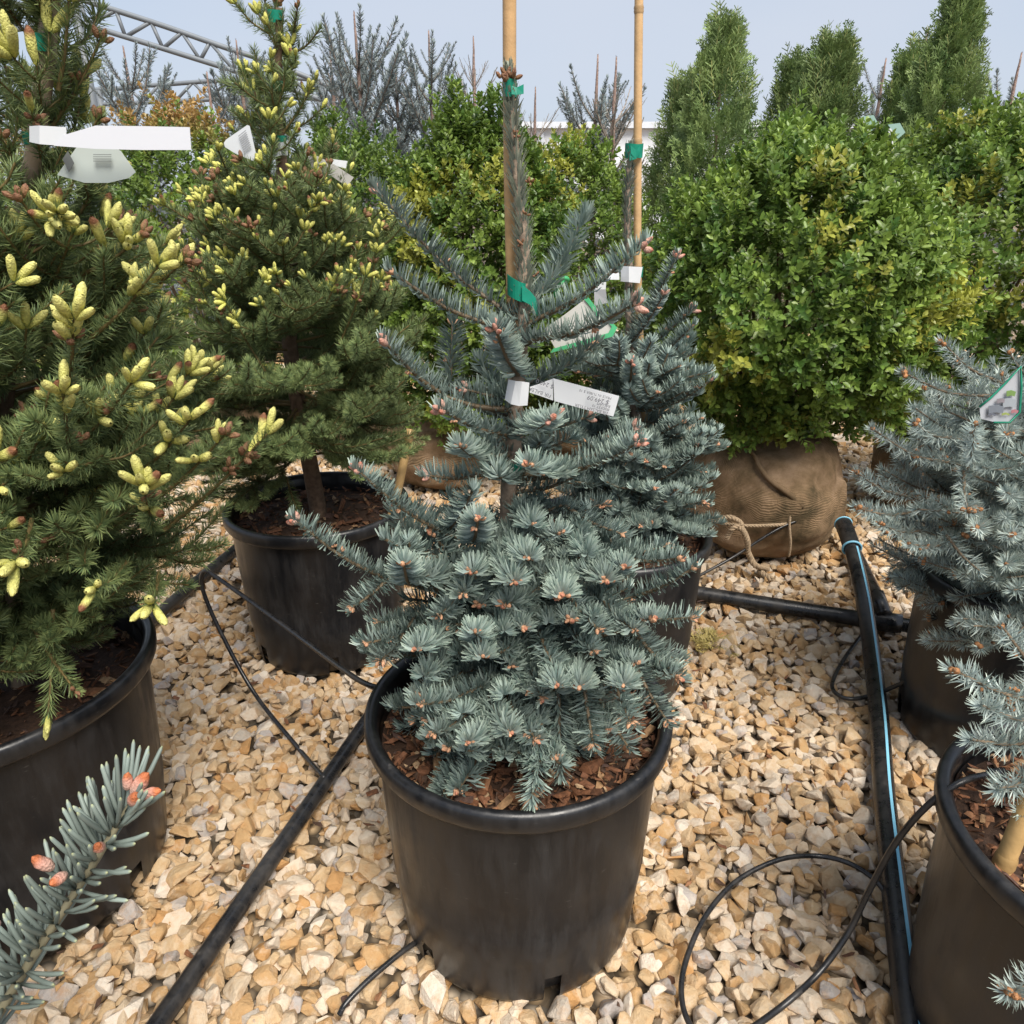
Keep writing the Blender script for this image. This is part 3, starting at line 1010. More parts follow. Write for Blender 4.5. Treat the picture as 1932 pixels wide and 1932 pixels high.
# ------------------------------------------------------------------ canes, ties, tags
def cane(pts, r, label, group='bamboo canes', nodes=(.25, .55, .85), col=(.50, .315, .15)):
    Q = smooth_path(pts, 10)
    f = np.linspace(0, 1, len(Q))
    rr = np.full(len(Q), r)
    o = ob('bamboo_cane', mk_mesh('bamboo_cane', tube(Q, rr, 12, col), M['cane']))
    tag(o, label, 'cane', group)
    WM[o.name] = Matrix.Identity(4)
    L = len(Q) - 1
    for q in nodes:
        i = min(L - 1, int(q * L))
        c, d = Q[i], nrm(Q[i + 1] - Q[i])
        P = np.array([c - d * r * .9, c - d * r * .35, c, c + d * r * .3, c + d * r * .9])
        part('node', mk_mesh('cane_node', tube(P, np.array([1.01, 1.16, 1.08, 1.18, 1.01]) * r, 12, np.array(col) * .78, False), M['cane']), o)
    return o

def ribbon(name, L, Rt, mat, col, th=.0005):
    """thin sheet between two edge polylines"""
    A, B = vx(L), vx(Rt)
    n = len(A)
    nn = nrm(np.cross(np.gradient(A, axis=0) if n > 2 else np.tile(A[1] - A[0], (2, 1)), B - A))
    V = np.concatenate([A + nn * th / 2, B + nn * th / 2, A - nn * th / 2, B - nn * th / 2])
    F = []
    for i in range(n - 1):
        a, b2, a2, b3 = i, n + i, 2 * n + i, 3 * n + i
        F += [(a, b2, b2 + 1), (a, b2 + 1, a + 1), (a2, b3 + 1, b3), (a2, a2 + 1, b3 + 1)]
        F += [(a, a + 1, a2 + 1), (a, a2 + 1, a2), (b2, b3 + 1, b2 + 1), (b2, b3, b3 + 1)]
    for i in (0, n - 1):
        a, b2, a2, b3 = i, n + i, 2 * n + i, 3 * n + i
        F += [(a, b2, b3), (a, b3, a2)]
    return mk_mesh(name, (V, np.array(F), col), mat, False)

TAPE = (.012, .26, .17)
def tie(px, py, Y, wpx, hpx, label, tails=(), depth=.03, tilt=0.0, rad=None):
    """a band of green tape round stem and cane, with loose ends"""
    c = D(px, py, Y)
    m = (D(px + 1, py, Y) - c).length
    rx, h = wpx * m / 2, hpx * m
    n = 28
    a = np.linspace(0, 2 * np.pi, n)
    g = np.random.default_rng(int(px + py))
    off = np.sin(a * 2 + 1) * h * .05
    T_, B_ = [], []
    for i, q in enumerate(a):
        x, y = math.cos(q) * rx, math.sin(q) * depth / 2
        T_.append((c.x + x, c.y + y, c.z + h / 2 + off[i] + x * tilt))
        B_.append((c.x + x * .97, c.y + y * .97, c.z - h / 2 + off[i] * .5 + x * tilt))
    root = ob('tie_tape', ribbon('tie_tape', T_, B_, M['tape'], TAPE))
    tag(root, label, 'plant tie', 'green tape ties')
    WM[root.name] = Matrix.Identity(4)
    for tl in tails:
        Lp = [D(x, y - w_ / 2, Y - depth / 2 - .002) for (x, y, w_) in tl]
        Rp = [D(x, y + w_ / 2, Y - depth / 2 - .004) for (x, y, w_) in tl]
        part('loose_end', ribbon('loose_end', Lp, Rp, M['tape'], TAPE), root)
    return root

cane([(D(955, 640, YA + .022).x, YA + .03, SOIL['A'] - .1), D(966, 900, YA + .026), D(967, 610, YA + .022), D(962, 300, YA + .02), D(961, -60, YA + .018)], .0072, 'tan bamboo cane rising behind the central fir to the top edge')
tie(970, 878, YA + .008, 34, 30, 'green tape band low on the bare stem of the central fir', depth=.042)
tie(978, 545, YA + .008, 42, 36, 'green tape tie with loose end at the centre of the fir cane', [((985, 552, 30), (1000, 562, 26), (1010, 575, 28), (1017, 590, 26))], depth=.038, tilt=-.35)
tie(962, 168, YA + .006, 26, 30, 'green tape knot at the tip of the central fir leader', [((965, 170, 16), (975, 172, 14), (988, 168, 18))], depth=.03)

def text_mesh(s, size, mat, col):
    cu = bpy.data.curves.new('t', 'FONT')
    cu.body = s
    cu.size = size
    cu.resolution_u = 2
    o = bpy.data.objects.new('t', cu)
    COL.objects.link(o)
    dg = bpy.context.evaluated_depsgraph_get()
    me = bpy.data.meshes.new_from_object(o.evaluated_get(dg))
    bpy.data.objects.remove(o)
    me.materials.clear()
    me.materials.append(mat)
    a = me.attributes.new('col', 'FLOAT_COLOR', 'POINT')
    a.data.foreach_set('color', np.tile(np.array([*col, 1.0], np.float32), len(me.vertices)))
    return me

WHITE = (.72, .74, .76)
def sheet_text(parent, s, P0, xdir, ydir, h):
    """flat lettering lying on a sheet: starts at P0, runs along xdir"""
    x, y = Vector(xdir).normalized(), Vector(ydir).normalized()
    z = x.cross(y).normalized()
    y = z.cross(x)
    if z.dot(Vector(P0) - Vector((0, 0, CAM_H))) > 0:
        pass
    m = Matrix(((x.x, y.x, z.x, P0[0]), (x.y, y.y, z.y, P0[1]), (x.z, y.z, z.z, P0[2]), (0, 0, 0, 1)))
    part('lettering', text_mesh(s, h, M['ink'], (.10, .10, .12)), parent, m)

# price tag of the central fir: a loop round the stem and a long strip, printed upside down
Yt = YA - .045
z5 = lambda x, y: ((1100 + x / 5.52) * .8299, (820 + y / 5.52) * .8299)
def pl(lst, Y):
    return [D(*z5(x, y), Y + d) for (x, y, d) in lst]
loopT = pl([(310, 235, .0), (400, 255, -.012), (480, 262, -.016), (570, 275, -.008)], Yt)
loopB = pl([(265, 490, .0), (340, 545, -.012), (440, 568, -.016), (545, 560, -.008)], Yt)
tg = ob('price_tag', ribbon('price_tag', loopT, loopB, M['paper'], WHITE))
tag(tg, 'white paper price tag looped round the stem of the central fir', 'tag', 'white paper tags')
WM[tg.name] = Matrix.Identity(4)
sT = pl([(575, 330, .0), (700, 290, .004), (870, 225, .008)], Yt)
sB = pl([(575, 400, .0), (700, 440, .004), (870, 500, .008)], Yt)
part('strip', ribbon('tag_strip', sT, sB, M['paper'], np.array(WHITE) * .93), tg)
s2T = pl([(872, 222, .006), (1280, 330, .004), (1700, 445, -.004)], Yt)
s2B = pl([(884, 505, .006), (1270, 610, .004), (1625, 700, -.004)], Yt)
part('strip', ribbon('tag_strip', s2T, s2B, M['paper'], WHITE), tg)
ux = D(*z5(300, 100), Yt) - D(*z5(1700, 470), Yt)            # reading direction, upside down on the strip
uy = D(*z5(1290, 600), Yt) - D(*z5(1340, 330), Yt)
for s, (x, y), h in (('PRICE IN TUBER $ 10', (1605, 462), .0042), ('$ 249.09', (1580, 505), .0075), ('BALSAM', (1592, 565), .0045), ('BUCKET 15', (1580, 605), .0042), ('FIR BALSAM TYLER', (1560, 645), .0048)):
    sheet_text(tg, s, D(*z5(x, y), Yt - .0062), ux, uy, h)
ux2 = D(*z5(700, 265), Yt) - D(*z5(880, 335), Yt)
for s, (x, y), h in (('$ 249.0', (885, 310), .0072), ('FIR BALSAM TY', (850, 430), .0062)):
    sheet_text(tg, s, D(*z5(x, y), Yt - .001), D(*z5(580, 240), Yt) - D(*z5(870, 350), Yt), uy, h)

# ------------------------------------------------------------------ the second fir, behind on the right
YC = POTS['C'][1]
zc_ = SOIL['C']
fir2 = root_at('fir_tree', (POTS['C'][0], YC, zc_), 'second blue-green fir, behind the central fir, in front of the burlap ball', 'tree', 'firs in pots')
tp2 = [(POTS['C'][0] + .015, YC, zc_ - .02), D(1205, 900, YC), D(1197, 760, YC), D(1190, 650, YC), D(1187, 520, YC), D(1183, 400, YC), D(1190, 285, YC)]
QC = trunk_part(fir2, tp2, .014, .0045, (.22, .165, .125))
lead2 = smooth_path([tuple(q) for q in tp2[3:]], 6)
part('leader_needles', mk_mesh('leader_needles', needles(lead2, nrm(np.gradient(lead2, axis=0)), np.tile(np.array([0, -1.0, 0]), (len(lead2), 1)), 1, dict(k2, c0=(.12, .15, .13), c1=(.26, .30, .26)), gl, ang=26), M['needle']), fir2)
shoots_C = [((1192, 628), -.01, (1278, 482), -.04, 'pink'), ((1188, 648), -.03, (1254, 553), -.08, 'pink'), ((1192, 669), .0, (1307, 583), -.02, 'pink'),
            ((1208, 690), -.03, (1309, 614), -.06, 'fir'), ((1190, 720), -.05, (1192, 683), -.14, 'pink'), ((1175, 707), .0, (1089, 700), -.03, 'fir'),
            ((1251, 768), -.05, (1343, 716), -.09, 'pink'), ((1195, 775), .0, (1291, 716), .02, 'fir'), ((1257, 786), .0, (1312, 840), -.05, 'fir'),
            ((1225, 915), -.08, (1319, 853), -.12, 'fir'), ((1202, 980), -.10, (1275, 924), -.17, 'fir'), ((1260, 930), -.02, (1335, 952), -.06, 'fir'),
            ((1190, 985), -.08, (1220, 900), -.10, None), ((1180, 800), -.02, (1110, 770), -.06, 'fir'), ((1175, 660), .02, (1110, 610), .08, 'fir'),
            ((1240, 860), -.02, (1330, 890), -.02, 'fir'), ((1200, 760), .03, (1262, 690), .10, None), ((1210, 950), -.06, (1305, 1010), -.10, 'fir'),
            ((1200, 830), -.06, (1290, 795), -.10, 'fir'), ((1205, 850), -.05, (1255, 880), -.13, 'fir')]
place_shoots(fir2, QC, YC, shoots_C, 'fir', 'fir', nseed=1)
conifer(fir2, QC, 'fir', list(np.linspace(zc_ + .05, .72, 7)), lambda z: float(np.interp(z, [.36, .45, .6, .75], [.12, .16, .14, .10])), lambda z: float(np.interp(z, [.36, .5, .75], [-.1, .1, .45])), 6, 'fir', .3, maxbud=80)
cane([(POTS['C'][0] + .045, YC + .02, SOIL['C'] - .1), D(1214, 860, YC + .022), D(1204, 560, YC + .02), D(1203, 300, YC + .018), D(1206, -60, YC + .016)], .0078, 'tan bamboo cane of the second fir, right of centre, reaching the top', nodes=(.2, .55, .78, .955), col=(.52, .34, .17))
tie(1196, 285, YC + .008, 34, 24, 'green tape at the top of the second fir leader', [((1190, 282, 16), (1200, 292, 18), (1208, 280, 12)), ((1188, 296, 14), (1200, 294, 12))], depth=.03)
tie(1196, 722, YC + .006, 36, 18, 'green tape low on the second fir above the price strip', [((1180, 726, 12), (1195, 724, 16), (1216, 716, 12))], depth=.045, tilt=.3)
tie(1198, 513, YC + .008, 30, 18, 'green tape above the white wrap on the second fir cane', depth=.034)
# its white wrap, strap and the picture tag caught behind the central fir
z12 = lambda x, y: ((1200 + x / 6.44) * .8299, (580 + y / 6.44) * .8299)
def pz(f, lst, Y):
    return [D(*f(x, y), Y + d) for (x, y, d) in lst]
wt = ob('price_tag', ribbon('price_tag', pz(z12, [(1360, 160, .0), (1480, 165, -.014), (1680, 175, -.012)], YC - .016), pz(z12, [(1360, 385, .0), (1480, 395, -.014), (1640, 410, -.012)], YC - .016), M['paper'], WHITE))
tag(wt, 'white paper wrap round the cane of the second fir', 'tag', 'white paper tags')
WM[wt.name] = Matrix.Identity(4)
part('strip', ribbon('tag_strip', pz(z12, [(1330, 170, .0), (1200, 210, -.02), (1080, 300, -.05)], YC - .02), pz(z12, [(1340, 360, .0), (1220, 360, -.02), (1150, 350, -.05)], YC - .02), M['paper'], WHITE), wt)
part('strip', ribbon('tag_strip', pz(z12, [(1060, 300, .0), (970, 500, .0), (975, 740, .01)], YC - .07), pz(z12, [(1150, 350, .0), (1140, 500, .0), (1165, 700, .01)], YC - .07), M['paper'], np.array(WHITE) * .95), wt)
YP = YA + .10
pt = ob('plant_tag', ribbon('plant_tag', pz(z12, [(240, 1080, .0), (540, 870, .0), (830, 650, .0), (900, 650, 0)], YP), pz(z12, [(420, 1400, .0), (800, 1300, .0), (1230, 1180, .0), (1300, 1080, .0)], YP), M['paper'], (.62, .62, .58)))
tag(pt, 'green-edged picture tag behind the upper right fir branches', 'tag', 'printed plant tags')
WM[pt.name] = Matrix.Identity(4)
part('border', ribbon('tag_border', pz(z12, [(370, 1370, 0), (800, 1250, 0), (1180, 1140, 0), (1230, 1050, 0), (1170, 970, 0)], YP - .002), pz(z12, [(330, 1430, 0), (800, 1320, 0), (1240, 1190, 0), (1310, 1060, 0), (1200, 950, 0)], YP - .002), M['tape'], (.10, .50, .24)), pt)
part('border', ribbon('tag_border', pz(z12, [(820, 640, 0), (920, 760, 0), (1010, 900, 0)], YP - .002), pz(z12, [(880, 610, 0), (990, 750, 0), (1050, 890, 0)], YP - .002), M['tape'], (.10, .50, .24)), pt)
part('tie_loop', mk_mesh('tie_loop', tube(smooth_path(pz(z12, [(400, 600, 0), (440, 440, -.01), (500, 340, -.02), (580, 350, -.01), (560, 390, 0), (480, 420, 0)], YP), 5), .003, 6, (.10, .55, .22)), M['tape']), pt)

# ------------------------------------------------------------------ green spruces with yellow new growth
def green_spruce(key, Y, pts, label, levels, rfun, elev, nb, bud, budp, budz, r0, face=None, maxbud=290):
    cx, cy = POTS[key][:2]
    root = root_at('spruce_tree', (cx, cy, SOIL[key]), label, 'tree', 'green spruces with yellow buds')
    P = [(cx, cy, SOIL[key] - .02)] + [D(x, y, Y) for (x, y) in pts]
    Q = trunk_part(root, P, r0, .006, (.13, .085, .055))
    n = conifer(root, Q, 'spruce', levels, rfun, elev, nb, bud, budp, budz, maxbud, face)
    return root, Q

YB = POTS['B'][1]
spB, QB = green_spruce('B', YB, [(580, 850), (553, 700), (540, 560), (533, 420), (530, 300), (522, 180), (527, 60), (527, 15)],
    'green spruce with small yellow buds behind left, beside the central fir',
    list(np.linspace(.53, 1.06, 12)) + [1.12, 1.18, 1.25, 1.32], lambda z: float(np.interp(z, [.42, .55, .70, .85, 1.0, 1.12, 1.3, 1.4], [.18, .28, .29, .23, .15, .075, .05, .04])),
    lambda z: float(np.interp(z, [.42, .6, 1.0, 1.2, 1.4], [-.2, .05, .5, .85, 1.05])), lambda z: 8 if z < .98 else (5 if z < 1.1 else 3), 'yellow_small', lambda z: .35 if z < .8 else .95, .58, .021)
YL = POTS['L'][1]
spL, QL = green_spruce('L', YL, [(-20, 1000), (10, 700), (40, 450), (62, 300), (85, 120), (98, 0), (110, -120)],
    'large green spruce with long yellow new shoots at the left edge',
    list(np.linspace(.49, 1.0, 16)) + [1.06, 1.12, 1.19, 1.26], lambda z: float(np.interp(z, [.45, .55, .68, .85, 1.0, 1.1, 1.25], [.12, .25, .35, .215, .125, .07, .05])),
    lambda z: float(np.interp(z, [.45, .6, .8, 1.0, 1.2], [-.25, -.02, .3, .6, 1.05])), lambda z: 7 if z < .92 else (5 if z < 1.05 else 4), 'yellow', lambda z: .28 if z < .75 else .6, .56, .016)
gS = np.random.default_rng(77)
def extra_spruce(root, Q, Y, lst, bud, s):
    for (bp, bd, tp_, td, nbud) in lst:
        b, t = D(*bp, Y + bd), D(*tp_, Y + td)
        P = [b, b.lerp(t, .5) + Vector((0, 0, -.006)), t]
        o = part('branch', mk_mesh('shoot', shoot([tuple(q) for q in P], 'spruce', gS, r0=.003), M['needle']), root)
        d = (t - P[1]).normalized()
        for i in range(nbud):
            f = 1.0 if i == 0 else gS.uniform(.55, .98)
            side = Vector(gS.normal(size=3)) * .5 + Vector((0, -.2, .5))
            put_bud(o, bud if gS.uniform() < .8 else 'brown', b.lerp(t, f), d + side * (0 if i == 0 else 1), s * gS.uniform(.8, 1.1))
extra_spruce(spL, QL, YL, [
    ((310, 1000), -.08, (505, 818), -.10, 5), ((250, 900), -.10, (360, 790), -.16, 3), ((270, 960), -.10, (425, 820), -.14, 3), ((130, 860), -.16, (118, 740), -.24, 3),
    ((125, 740), -.20, (140, 600), -.25, 4), ((60, 980), -.2, (30, 1060), -.28, 2), ((290, 1000), -.12, (270, 915), -.22, 4), ((120, 860), -.1, (250, 720), -.18, 3),
    ((170, 640), -.05, (300, 500), -.10, 3), ((60, 430), -.05, (110, 400), -.14, 5), ((150, 520), -.05, (270, 440), -.06, 3), ((200, 600), -.06, (350, 490), -.08, 4),
    ((80, 300), -.02, (60, 210), -.06, 2), ((90, 250), .0, (190, 75), .0, 2), ((60, 160), .0, (-40, 30), .0, 1), ((110, 170), -.02, (130, 0), -.03, 1),
    ((240, 1060), -.12, (180, 1110), -.22, 1), ((300, 1080), -.1, (285, 1140), -.18, 1), ((100, 1150), -.12, (90, 1350), -.18, 1), ((60, 1180), -.12, (140, 1300), -.19, 1)], 'yellow', 1.0)
extra_spruce(spB, QB, YB, [((600, 600), -.15, (640, 515), -.2, 3), ((690, 600), -.08, (715, 430), -.10, 4), ((640, 650), -.12, (690, 520), -.16, 3), ((520, 260), -.02, (455, 130), -.03, 3),
    ((535, 250), -.02, (595, 150), -.02, 3), ((530, 200), .0, (510, 110), -.03, 3), ((540, 900), -.1, (560, 960), -.16, 0), ((440, 500), -.1, (380, 380), -.12, 3), ((420, 620), -.12, (350, 480), -.16, 4),
    ((500, 700), -.16, (420, 560), -.22, 4), ((560, 430), -.1, (600, 380), -.16, 4)], 'yellow_small', 1.1)
cane([(POTS['L'][0] + .02, YL + .02, SOIL['L'] - .1), D(8, 700, YL + .015), D(52, 375, YL - .01), D(78, 190, YL - .01), D(100, -40, YL - .01)], .0095, 'grey weathered cane leaning through the left edge spruce', col=(.34, .26, .19))
tie(78, 83, YL - .01, 46, 30, 'green tape high on the grey cane at the left edge', depth=.035)
tie(70, 262, YL - .004, 44, 22, 'green tape beside the long white strip at the left edge', depth=.035)
tie(520, 30, YB, 30, 16, 'green tape at the very tip of the left spruce', depth=.03)
tie(522, 163, YB, 26, 16, 'green tape on the stem of the left spruce below its tip', depth=.03)
tie(524, 264, YB - .01, 34, 14, 'green tape just above the white wrap of the left spruce', depth=.035)
cane([(POTS['B'][0] + .15, YB - .02, SOIL['B'] - .08), D(742, 960, YB - .02), D(775, 810, YB + .02)], .0105, 'short tan cane leaning out of the left rear pot', nodes=(.5,), col=(.46, .30, .13))
# tags on the left edge spruce
Yq = YL - .16
lt = ob('price_tag', ribbon('price_tag', [D(120, 255, Yq), D(180, 237, Yq), D(270, 238, Yq), D(358, 240, Yq)], [D(102, 275, Yq), D(180, 281, Yq), D(270, 283, Yq), D(361, 283, Yq)], M['paper'], (.70, .72, .77)))
tag(lt, 'long blank white strip tag tied to the left edge spruce', 'tag', 'white paper tags')
WM[lt.name] = Matrix.Identity(4)
part('strip', ribbon('tag_strip', [D(56, 238, Yq + .03), D(75, 237, Yq + .01), D(125, 240, Yq)], [D(56, 268, Yq + .03), D(75, 272, Yq + .01), D(125, 276, Yq)], M['paper'], WHITE), lt)
lq = ob('plant_tag', ribbon('plant_tag', [D(150, 270, Yq + .03), D(205, 272, Yq + .03), D(228, 285, Yq + .03), D(256, 325, Yq + .03)], [D(108, 330, Yq + .03), D(160, 345, Yq + .03), D(205, 345, Yq + .03), D(243, 336, Yq + .03)], M['paper'], (.50, .56, .54)))
tag(lq, 'grey-green printed plant tag hanging under the long white strip', 'tag', 'printed plant tags')
WM[lq.name] = Matrix.Identity(4)
ob_print = part('print', ribbon('tag_print', [D(118, 300, Yq + .026), D(128, 285, Yq + .026)], [D(130, 325, Yq + .026), D(140, 308, Yq + .026)], M['ink'], (.12, .13, .13)), lq)
for i in range(4):
    y = 291 + i * 4
    part('print', ribbon('tag_print', [D(176, y, Yq + .026), D(210, y, Yq + .026)], [D(176, y + 1.6, Yq + .026), D(210, y + 1.6, Yq + .026)], M['ink'], (.2, .22, .22)), lq)
# tags on the left rear spruce
z48 = lambda x, y: ((480 + x / 5.367) * .8299, (260 + y / 5.367) * .8299)
Yr = YB - .10
bq = ob('plant_tag', ribbon('plant_tag', pz(z48, [(155, 350, 0), (180, 310, 0), (440, 130, 0), (470, 140, 0)], Yr), pz(z48, [(170, 400, 0), (300, 480, 0), (520, 570, 0), (545, 470, 0)], Yr), M['paper'], (.66, .69, .72)))
tag(bq, 'tilted white printed plant tag left of the rear spruce stem', 'tag', 'printed plant tags')
WM[bq.name] = Matrix.Identity(4)
for i in range(9):
    a, b_ = (320 + i * 17, 270 + i * 6), (400 + i * 14, 200 + i * 34)
    part('print', ribbon('tag_print', pz(z48, [(330 + i * 8, 262 + i * 24, 0), (420 + i * 8, 190 + i * 24, 0)], Yr - .004), pz(z48, [(336 + i * 8, 272 + i * 24, 0), (426 + i * 8, 200 + i * 24, 0)], Yr - .004), M['ink'], (.30, .31, .33)), bq)
bw = ob('price_tag', ribbon('price_tag', pz(z48, [(785, 320, 0), (850, 345, -.012), (930, 320, 0)], YB - .03), pz(z48, [(780, 520, 0), (850, 500, -.012), (935, 500, 0)], YB - .03), M['paper'], WHITE))
tag(bw, 'small white wrap round the stem of the left rear spruce', 'tag', 'white paper tags')
bs = ob('price_tag', ribbon('price_tag', pz(z48, [(1180, 510, 0), (1300, 510, 0), (1500, 610, 0), (1740, 770, 0)], Yr + .04), pz(z48, [(1220, 640, 0), (1330, 690, 0), (1480, 760, 0), (1660, 880, 0)], Yr + .04), M['paper'], (.46, .45, .43)))
tag(bs, 'grey back of a folded strip tag right of the rear spruce', 'tag', 'white paper tags')
WM[bs.name] = Matrix.Identity(4)
part('strip', ribbon('tag_strip', pz(z48, [(1480, 545, .01), (1665, 570, .01)], Yr + .04), pz(z48, [(1475, 620, .01), (1645, 660, .01)], Yr + .04), M['paper'], WHITE), bs)

# ------------------------------------------------------------------ blue spruces on the right
YR = POTS['R1'][1]
bl1 = root_at('blue_spruce', (POTS['R1'][0], YR, SOIL['R1']), 'pale blue spruce at the right edge in front of the boxwood', 'tree', 'blue spruces')
QR1 = trunk_part(bl1, [(POTS['R1'][0], YR, SOIL['R1'] - .02), (POTS['R1'][0], YR, .6), (POTS['R1'][0] - .01, YR, .78)], .017, .006)
c6 = lambda x, y: (1268 + .34366 * x, 634 + .34366 * y)
place_shoots(bl1, QR1, YR, [(c6(1760, 330), -.04, c6(1270, 200), -.10, 'blue'), (c6(1790, 250), -.02, c6(1480, 30), -.06, 'blue'), (c6(1650, 700), -.10, c6(1665, 480), -.22, 'blue'),
    (c6(1560, 560), -.06, c6(1330, 480), -.12, 'blue'), (c6(1560, 700), -.06, c6(1100, 510), -.14, 'blue'), (c6(1300, 880), -.05, c6(1015, 750), -.09, 'blue'),
    (c6(1360, 960), -.08, c6(1010, 940), -.15, 'blue'), (c6(1380, 1070), -.08, c6(1140, 1030), -.14, 'blue'), (c6(1600, 740), -.12, c6(1625, 960), -.22, 'blue'),
    (c6(1720, 1000), -.12, c6(1675, 1050), -.22, 'blue'), (c6(1560, 1120), -.10, c6(1300, 1140), -.17, 'blue'), (c6(1500, 1130), -.12, c6(1690, 1290), -.20, None),
    (c6(1500, 440), -.02, c6(1450, 280), -.05, None), (c6(1900, 1180), -.10, c6(1830, 1250), -.2, 'blue'), (c6(1950, 1480), -.10, c6(1850, 1540), -.18, 'blue'),
    (c6(1850, 480), -.12, c6(1840, 540), -.2, 'blue'), (c6(1960, 250), .0, c6(1850, 90), .02, 'blue'), (c6(1950, 700), -.1, c6(1700, 720), -.15, None),
    (c6(1640, 920), -.08, c6(1340, 950), -.12, None), (c6(1980, 900), -.12, c6(1830, 850), -.2, None), (c6(1800, 1050), -.14, c6(1880, 1090), -.22, 'blue')], 'blue', 'blue', nseed=3)
conifer(bl1, QR1, 'blue', list(np.linspace(.41, .66, 8)), lambda z: float(np.interp(z, [.44, .55, .66], [.28, .30, .22])), lambda z: float(np.interp(z, [.42, .55, .7], [-.38, -.02, .3])), 7, 'blue', .45, maxbud=150)
YR2 = POTS['R2'][1]
bl2 = root_at('blue_spruce', (POTS['R2'][0], YR2, SOIL['R2']), 'blue spruce twigs entering at the lower right edge above the corner pot', 'tree', 'blue spruces')
QR2 = trunk_part(bl2, [(POTS['R2'][0] + .04, YR2 + .03, SOIL['R2'] - .02), (POTS['R2'][0] + .05, YR2 + .03, .6), (POTS['R2'][0] + .06, YR2 + .03, .8)], .016, .006)
place_shoots(bl2, QR2, YR2, [((2010, 1330), .07, (1795, 1262), .06, 'blue'), ((1990, 1390), .06, (1830, 1395), .02, None), ((1990, 1290), .08, (1890, 1180), .10, 'blue'), ((1990, 1440), .04, (1880, 1490), -.02, None),
    ((2000, 1360), .07, (1850, 1330), .03, None), ((2060, 1800), -.10, (1900, 1872), -.16, 'blue'), ((2030, 1500), .04, (1930, 1530), .0, None), ((2010, 1250), .1, (1905, 1330), .06, 'blue')], 'blue', 'blue', nseed=4)
cb_ = G(1890, 1640, SOIL['R2'] + .005)
ct_ = D(1975, 1430, cb_.y + .01)
cane([cb_ - (ct_ - cb_) * .5, cb_, ct_], .0105, 'thick tan cane stub in the bottom right pot', nodes=(.56,), col=(.48, .31, .13))
rt = ob('plant_tag', ribbon('plant_tag', [D(1848, 768, YR - .2), D(1870, 750, YR - .2), D(1898, 722, YR - .2), D(1926, 692, YR - .2)], [D(1850, 790, YR - .2), D(1875, 796, YR - .2), D(1905, 796, YR - .2), D(1924, 780, YR - .2)], M['paper'], (.50, .52, .56)))
tag(rt, 'green-bordered picture tag on the pale blue spruce at right edge', 'tag', 'printed plant tags')
WM[rt.name] = Matrix.Identity(4)
part('border', mk_mesh('tag_border', tube(vx([D(x, y, YR - .203) for (x, y) in ((1848, 768), (1870, 750), (1898, 722), (1926, 692), (1927, 730), (1924, 778), (1905, 797), (1875, 797))]), .0018, 5, (.03, .30, .19)), M['tape']), rt)
for (x, y, w_, h_, c_) in ((1880, 772, 30, 16, (.16, .18, .21)), (1905, 760, 26, 18, (.30, .33, .36)), (1908, 742, 18, 12, (.16, .26, .08)), (1890, 756, 18, 10, (.22, .20, .22)), (1915, 776, 14, 8, (.36, .16, .18)), (1872, 782, 16, 6, (.12, .13, .16)), (1898, 781, 16, 6, (.26, .32, .10))):
    part('print', ribbon('tag_print', [D(x - w_ / 2, y - h_ / 2 + 2, YR - .204), D(x, y - h_ / 2, YR - .2043), D(x + w_ / 2, y - h_ / 2 + 3, YR - .204)], [D(x - w_ / 2, y + h_ / 2, YR - .204), D(x, y + h_ / 2 - 2, YR - .2043), D(x + w_ / 2 - 3, y + h_ / 2, YR - .204)], M['ink'], c_), rt)

# ------------------------------------------------------------------ the near fir twig at the bottom left corner, on a fir whose pot stands outside the frame
def thick_needles(P, g, n, L, w):
    """round blunt needles for the close twig"""
    Q = smooth_path(P, 8)
    X = nrm(np.gradient(Q, axis=0))
    out = []
    to_cam = nrm(np.array([0, 0, CAM_H]) - Q.mean(0))
    for i in range(n):
        f = (i + g.uniform(0, 1)) / n
        j = min(int(f * (len(Q) - 1)), len(Q) - 2)
        x = X[j]
        u = nrm(np.array([0, 0, 1.0]) - x * x[2])
        v = np.cross(u, x)
        ph = g.uniform(-2.2, 2.2)
        rad = math.cos(ph) * u + math.sin(ph) * v
        a = g.uniform(.75, 1.15) * (1 if f < .9 else .65)
        d = math.cos(a) * x + math.sin(a) * rad
        ln = L * g.uniform(.75, 1.1)
        up = np.array([0, 0, 1.0])
        b = Q[j]
        pts = np.array([b, b + d * ln * .35, b + d * ln * .7 + up * ln * .05, b + d * ln * .95 + up * ln * .12, b + d * ln + up * ln * .14])
        V, T, _ = tube(pts, np.array([.55, .95, 1.0, .8, .25]) * w / 2, 6, (1, 1, 1), True)
        c = np.array([.225, .275, .245]) * g.uniform(.7, 1.25)
        fc = np.repeat(np.array([.75, .95, 1.0, 1.1, 1.25]), 6)
        col = c[None] * fc[:, None]
        col[-6:] = np.array([.40, .40, .14]) * .5 + col[-6:] * .5
        V_ = V.copy()
        out.append((V_, T, np.vstack([col, c[None] * .7, [[.4, .4, .16]]])))
    return out
gN = np.random.default_rng(5)
YN = POTS['N'][1]
nf = root_at('fir_tree', (POTS['N'][0], YN, SOIL['N']), 'near fir showing only one blurred twig with pink buds, bottom left corner', 'tree', 'firs in pots')
QN = trunk_part(nf, [(POTS['N'][0], YN, SOIL['N'] - .02), (POTS['N'][0], YN, .6), (POTS['N'][0] + .01, YN, .85)], .016, .006)
tw = [D(-260, 2250, .40), D(-60, 2000, .44), D(60, 1810, .47), D(170, 1640, .50), D(245, 1520, .52)]
st = smooth_path([tuple(at_z(QN, .55)), tuple(tw[0].lerp(at_z(QN, .55), .4))] + [tuple(q) for q in tw], 6)
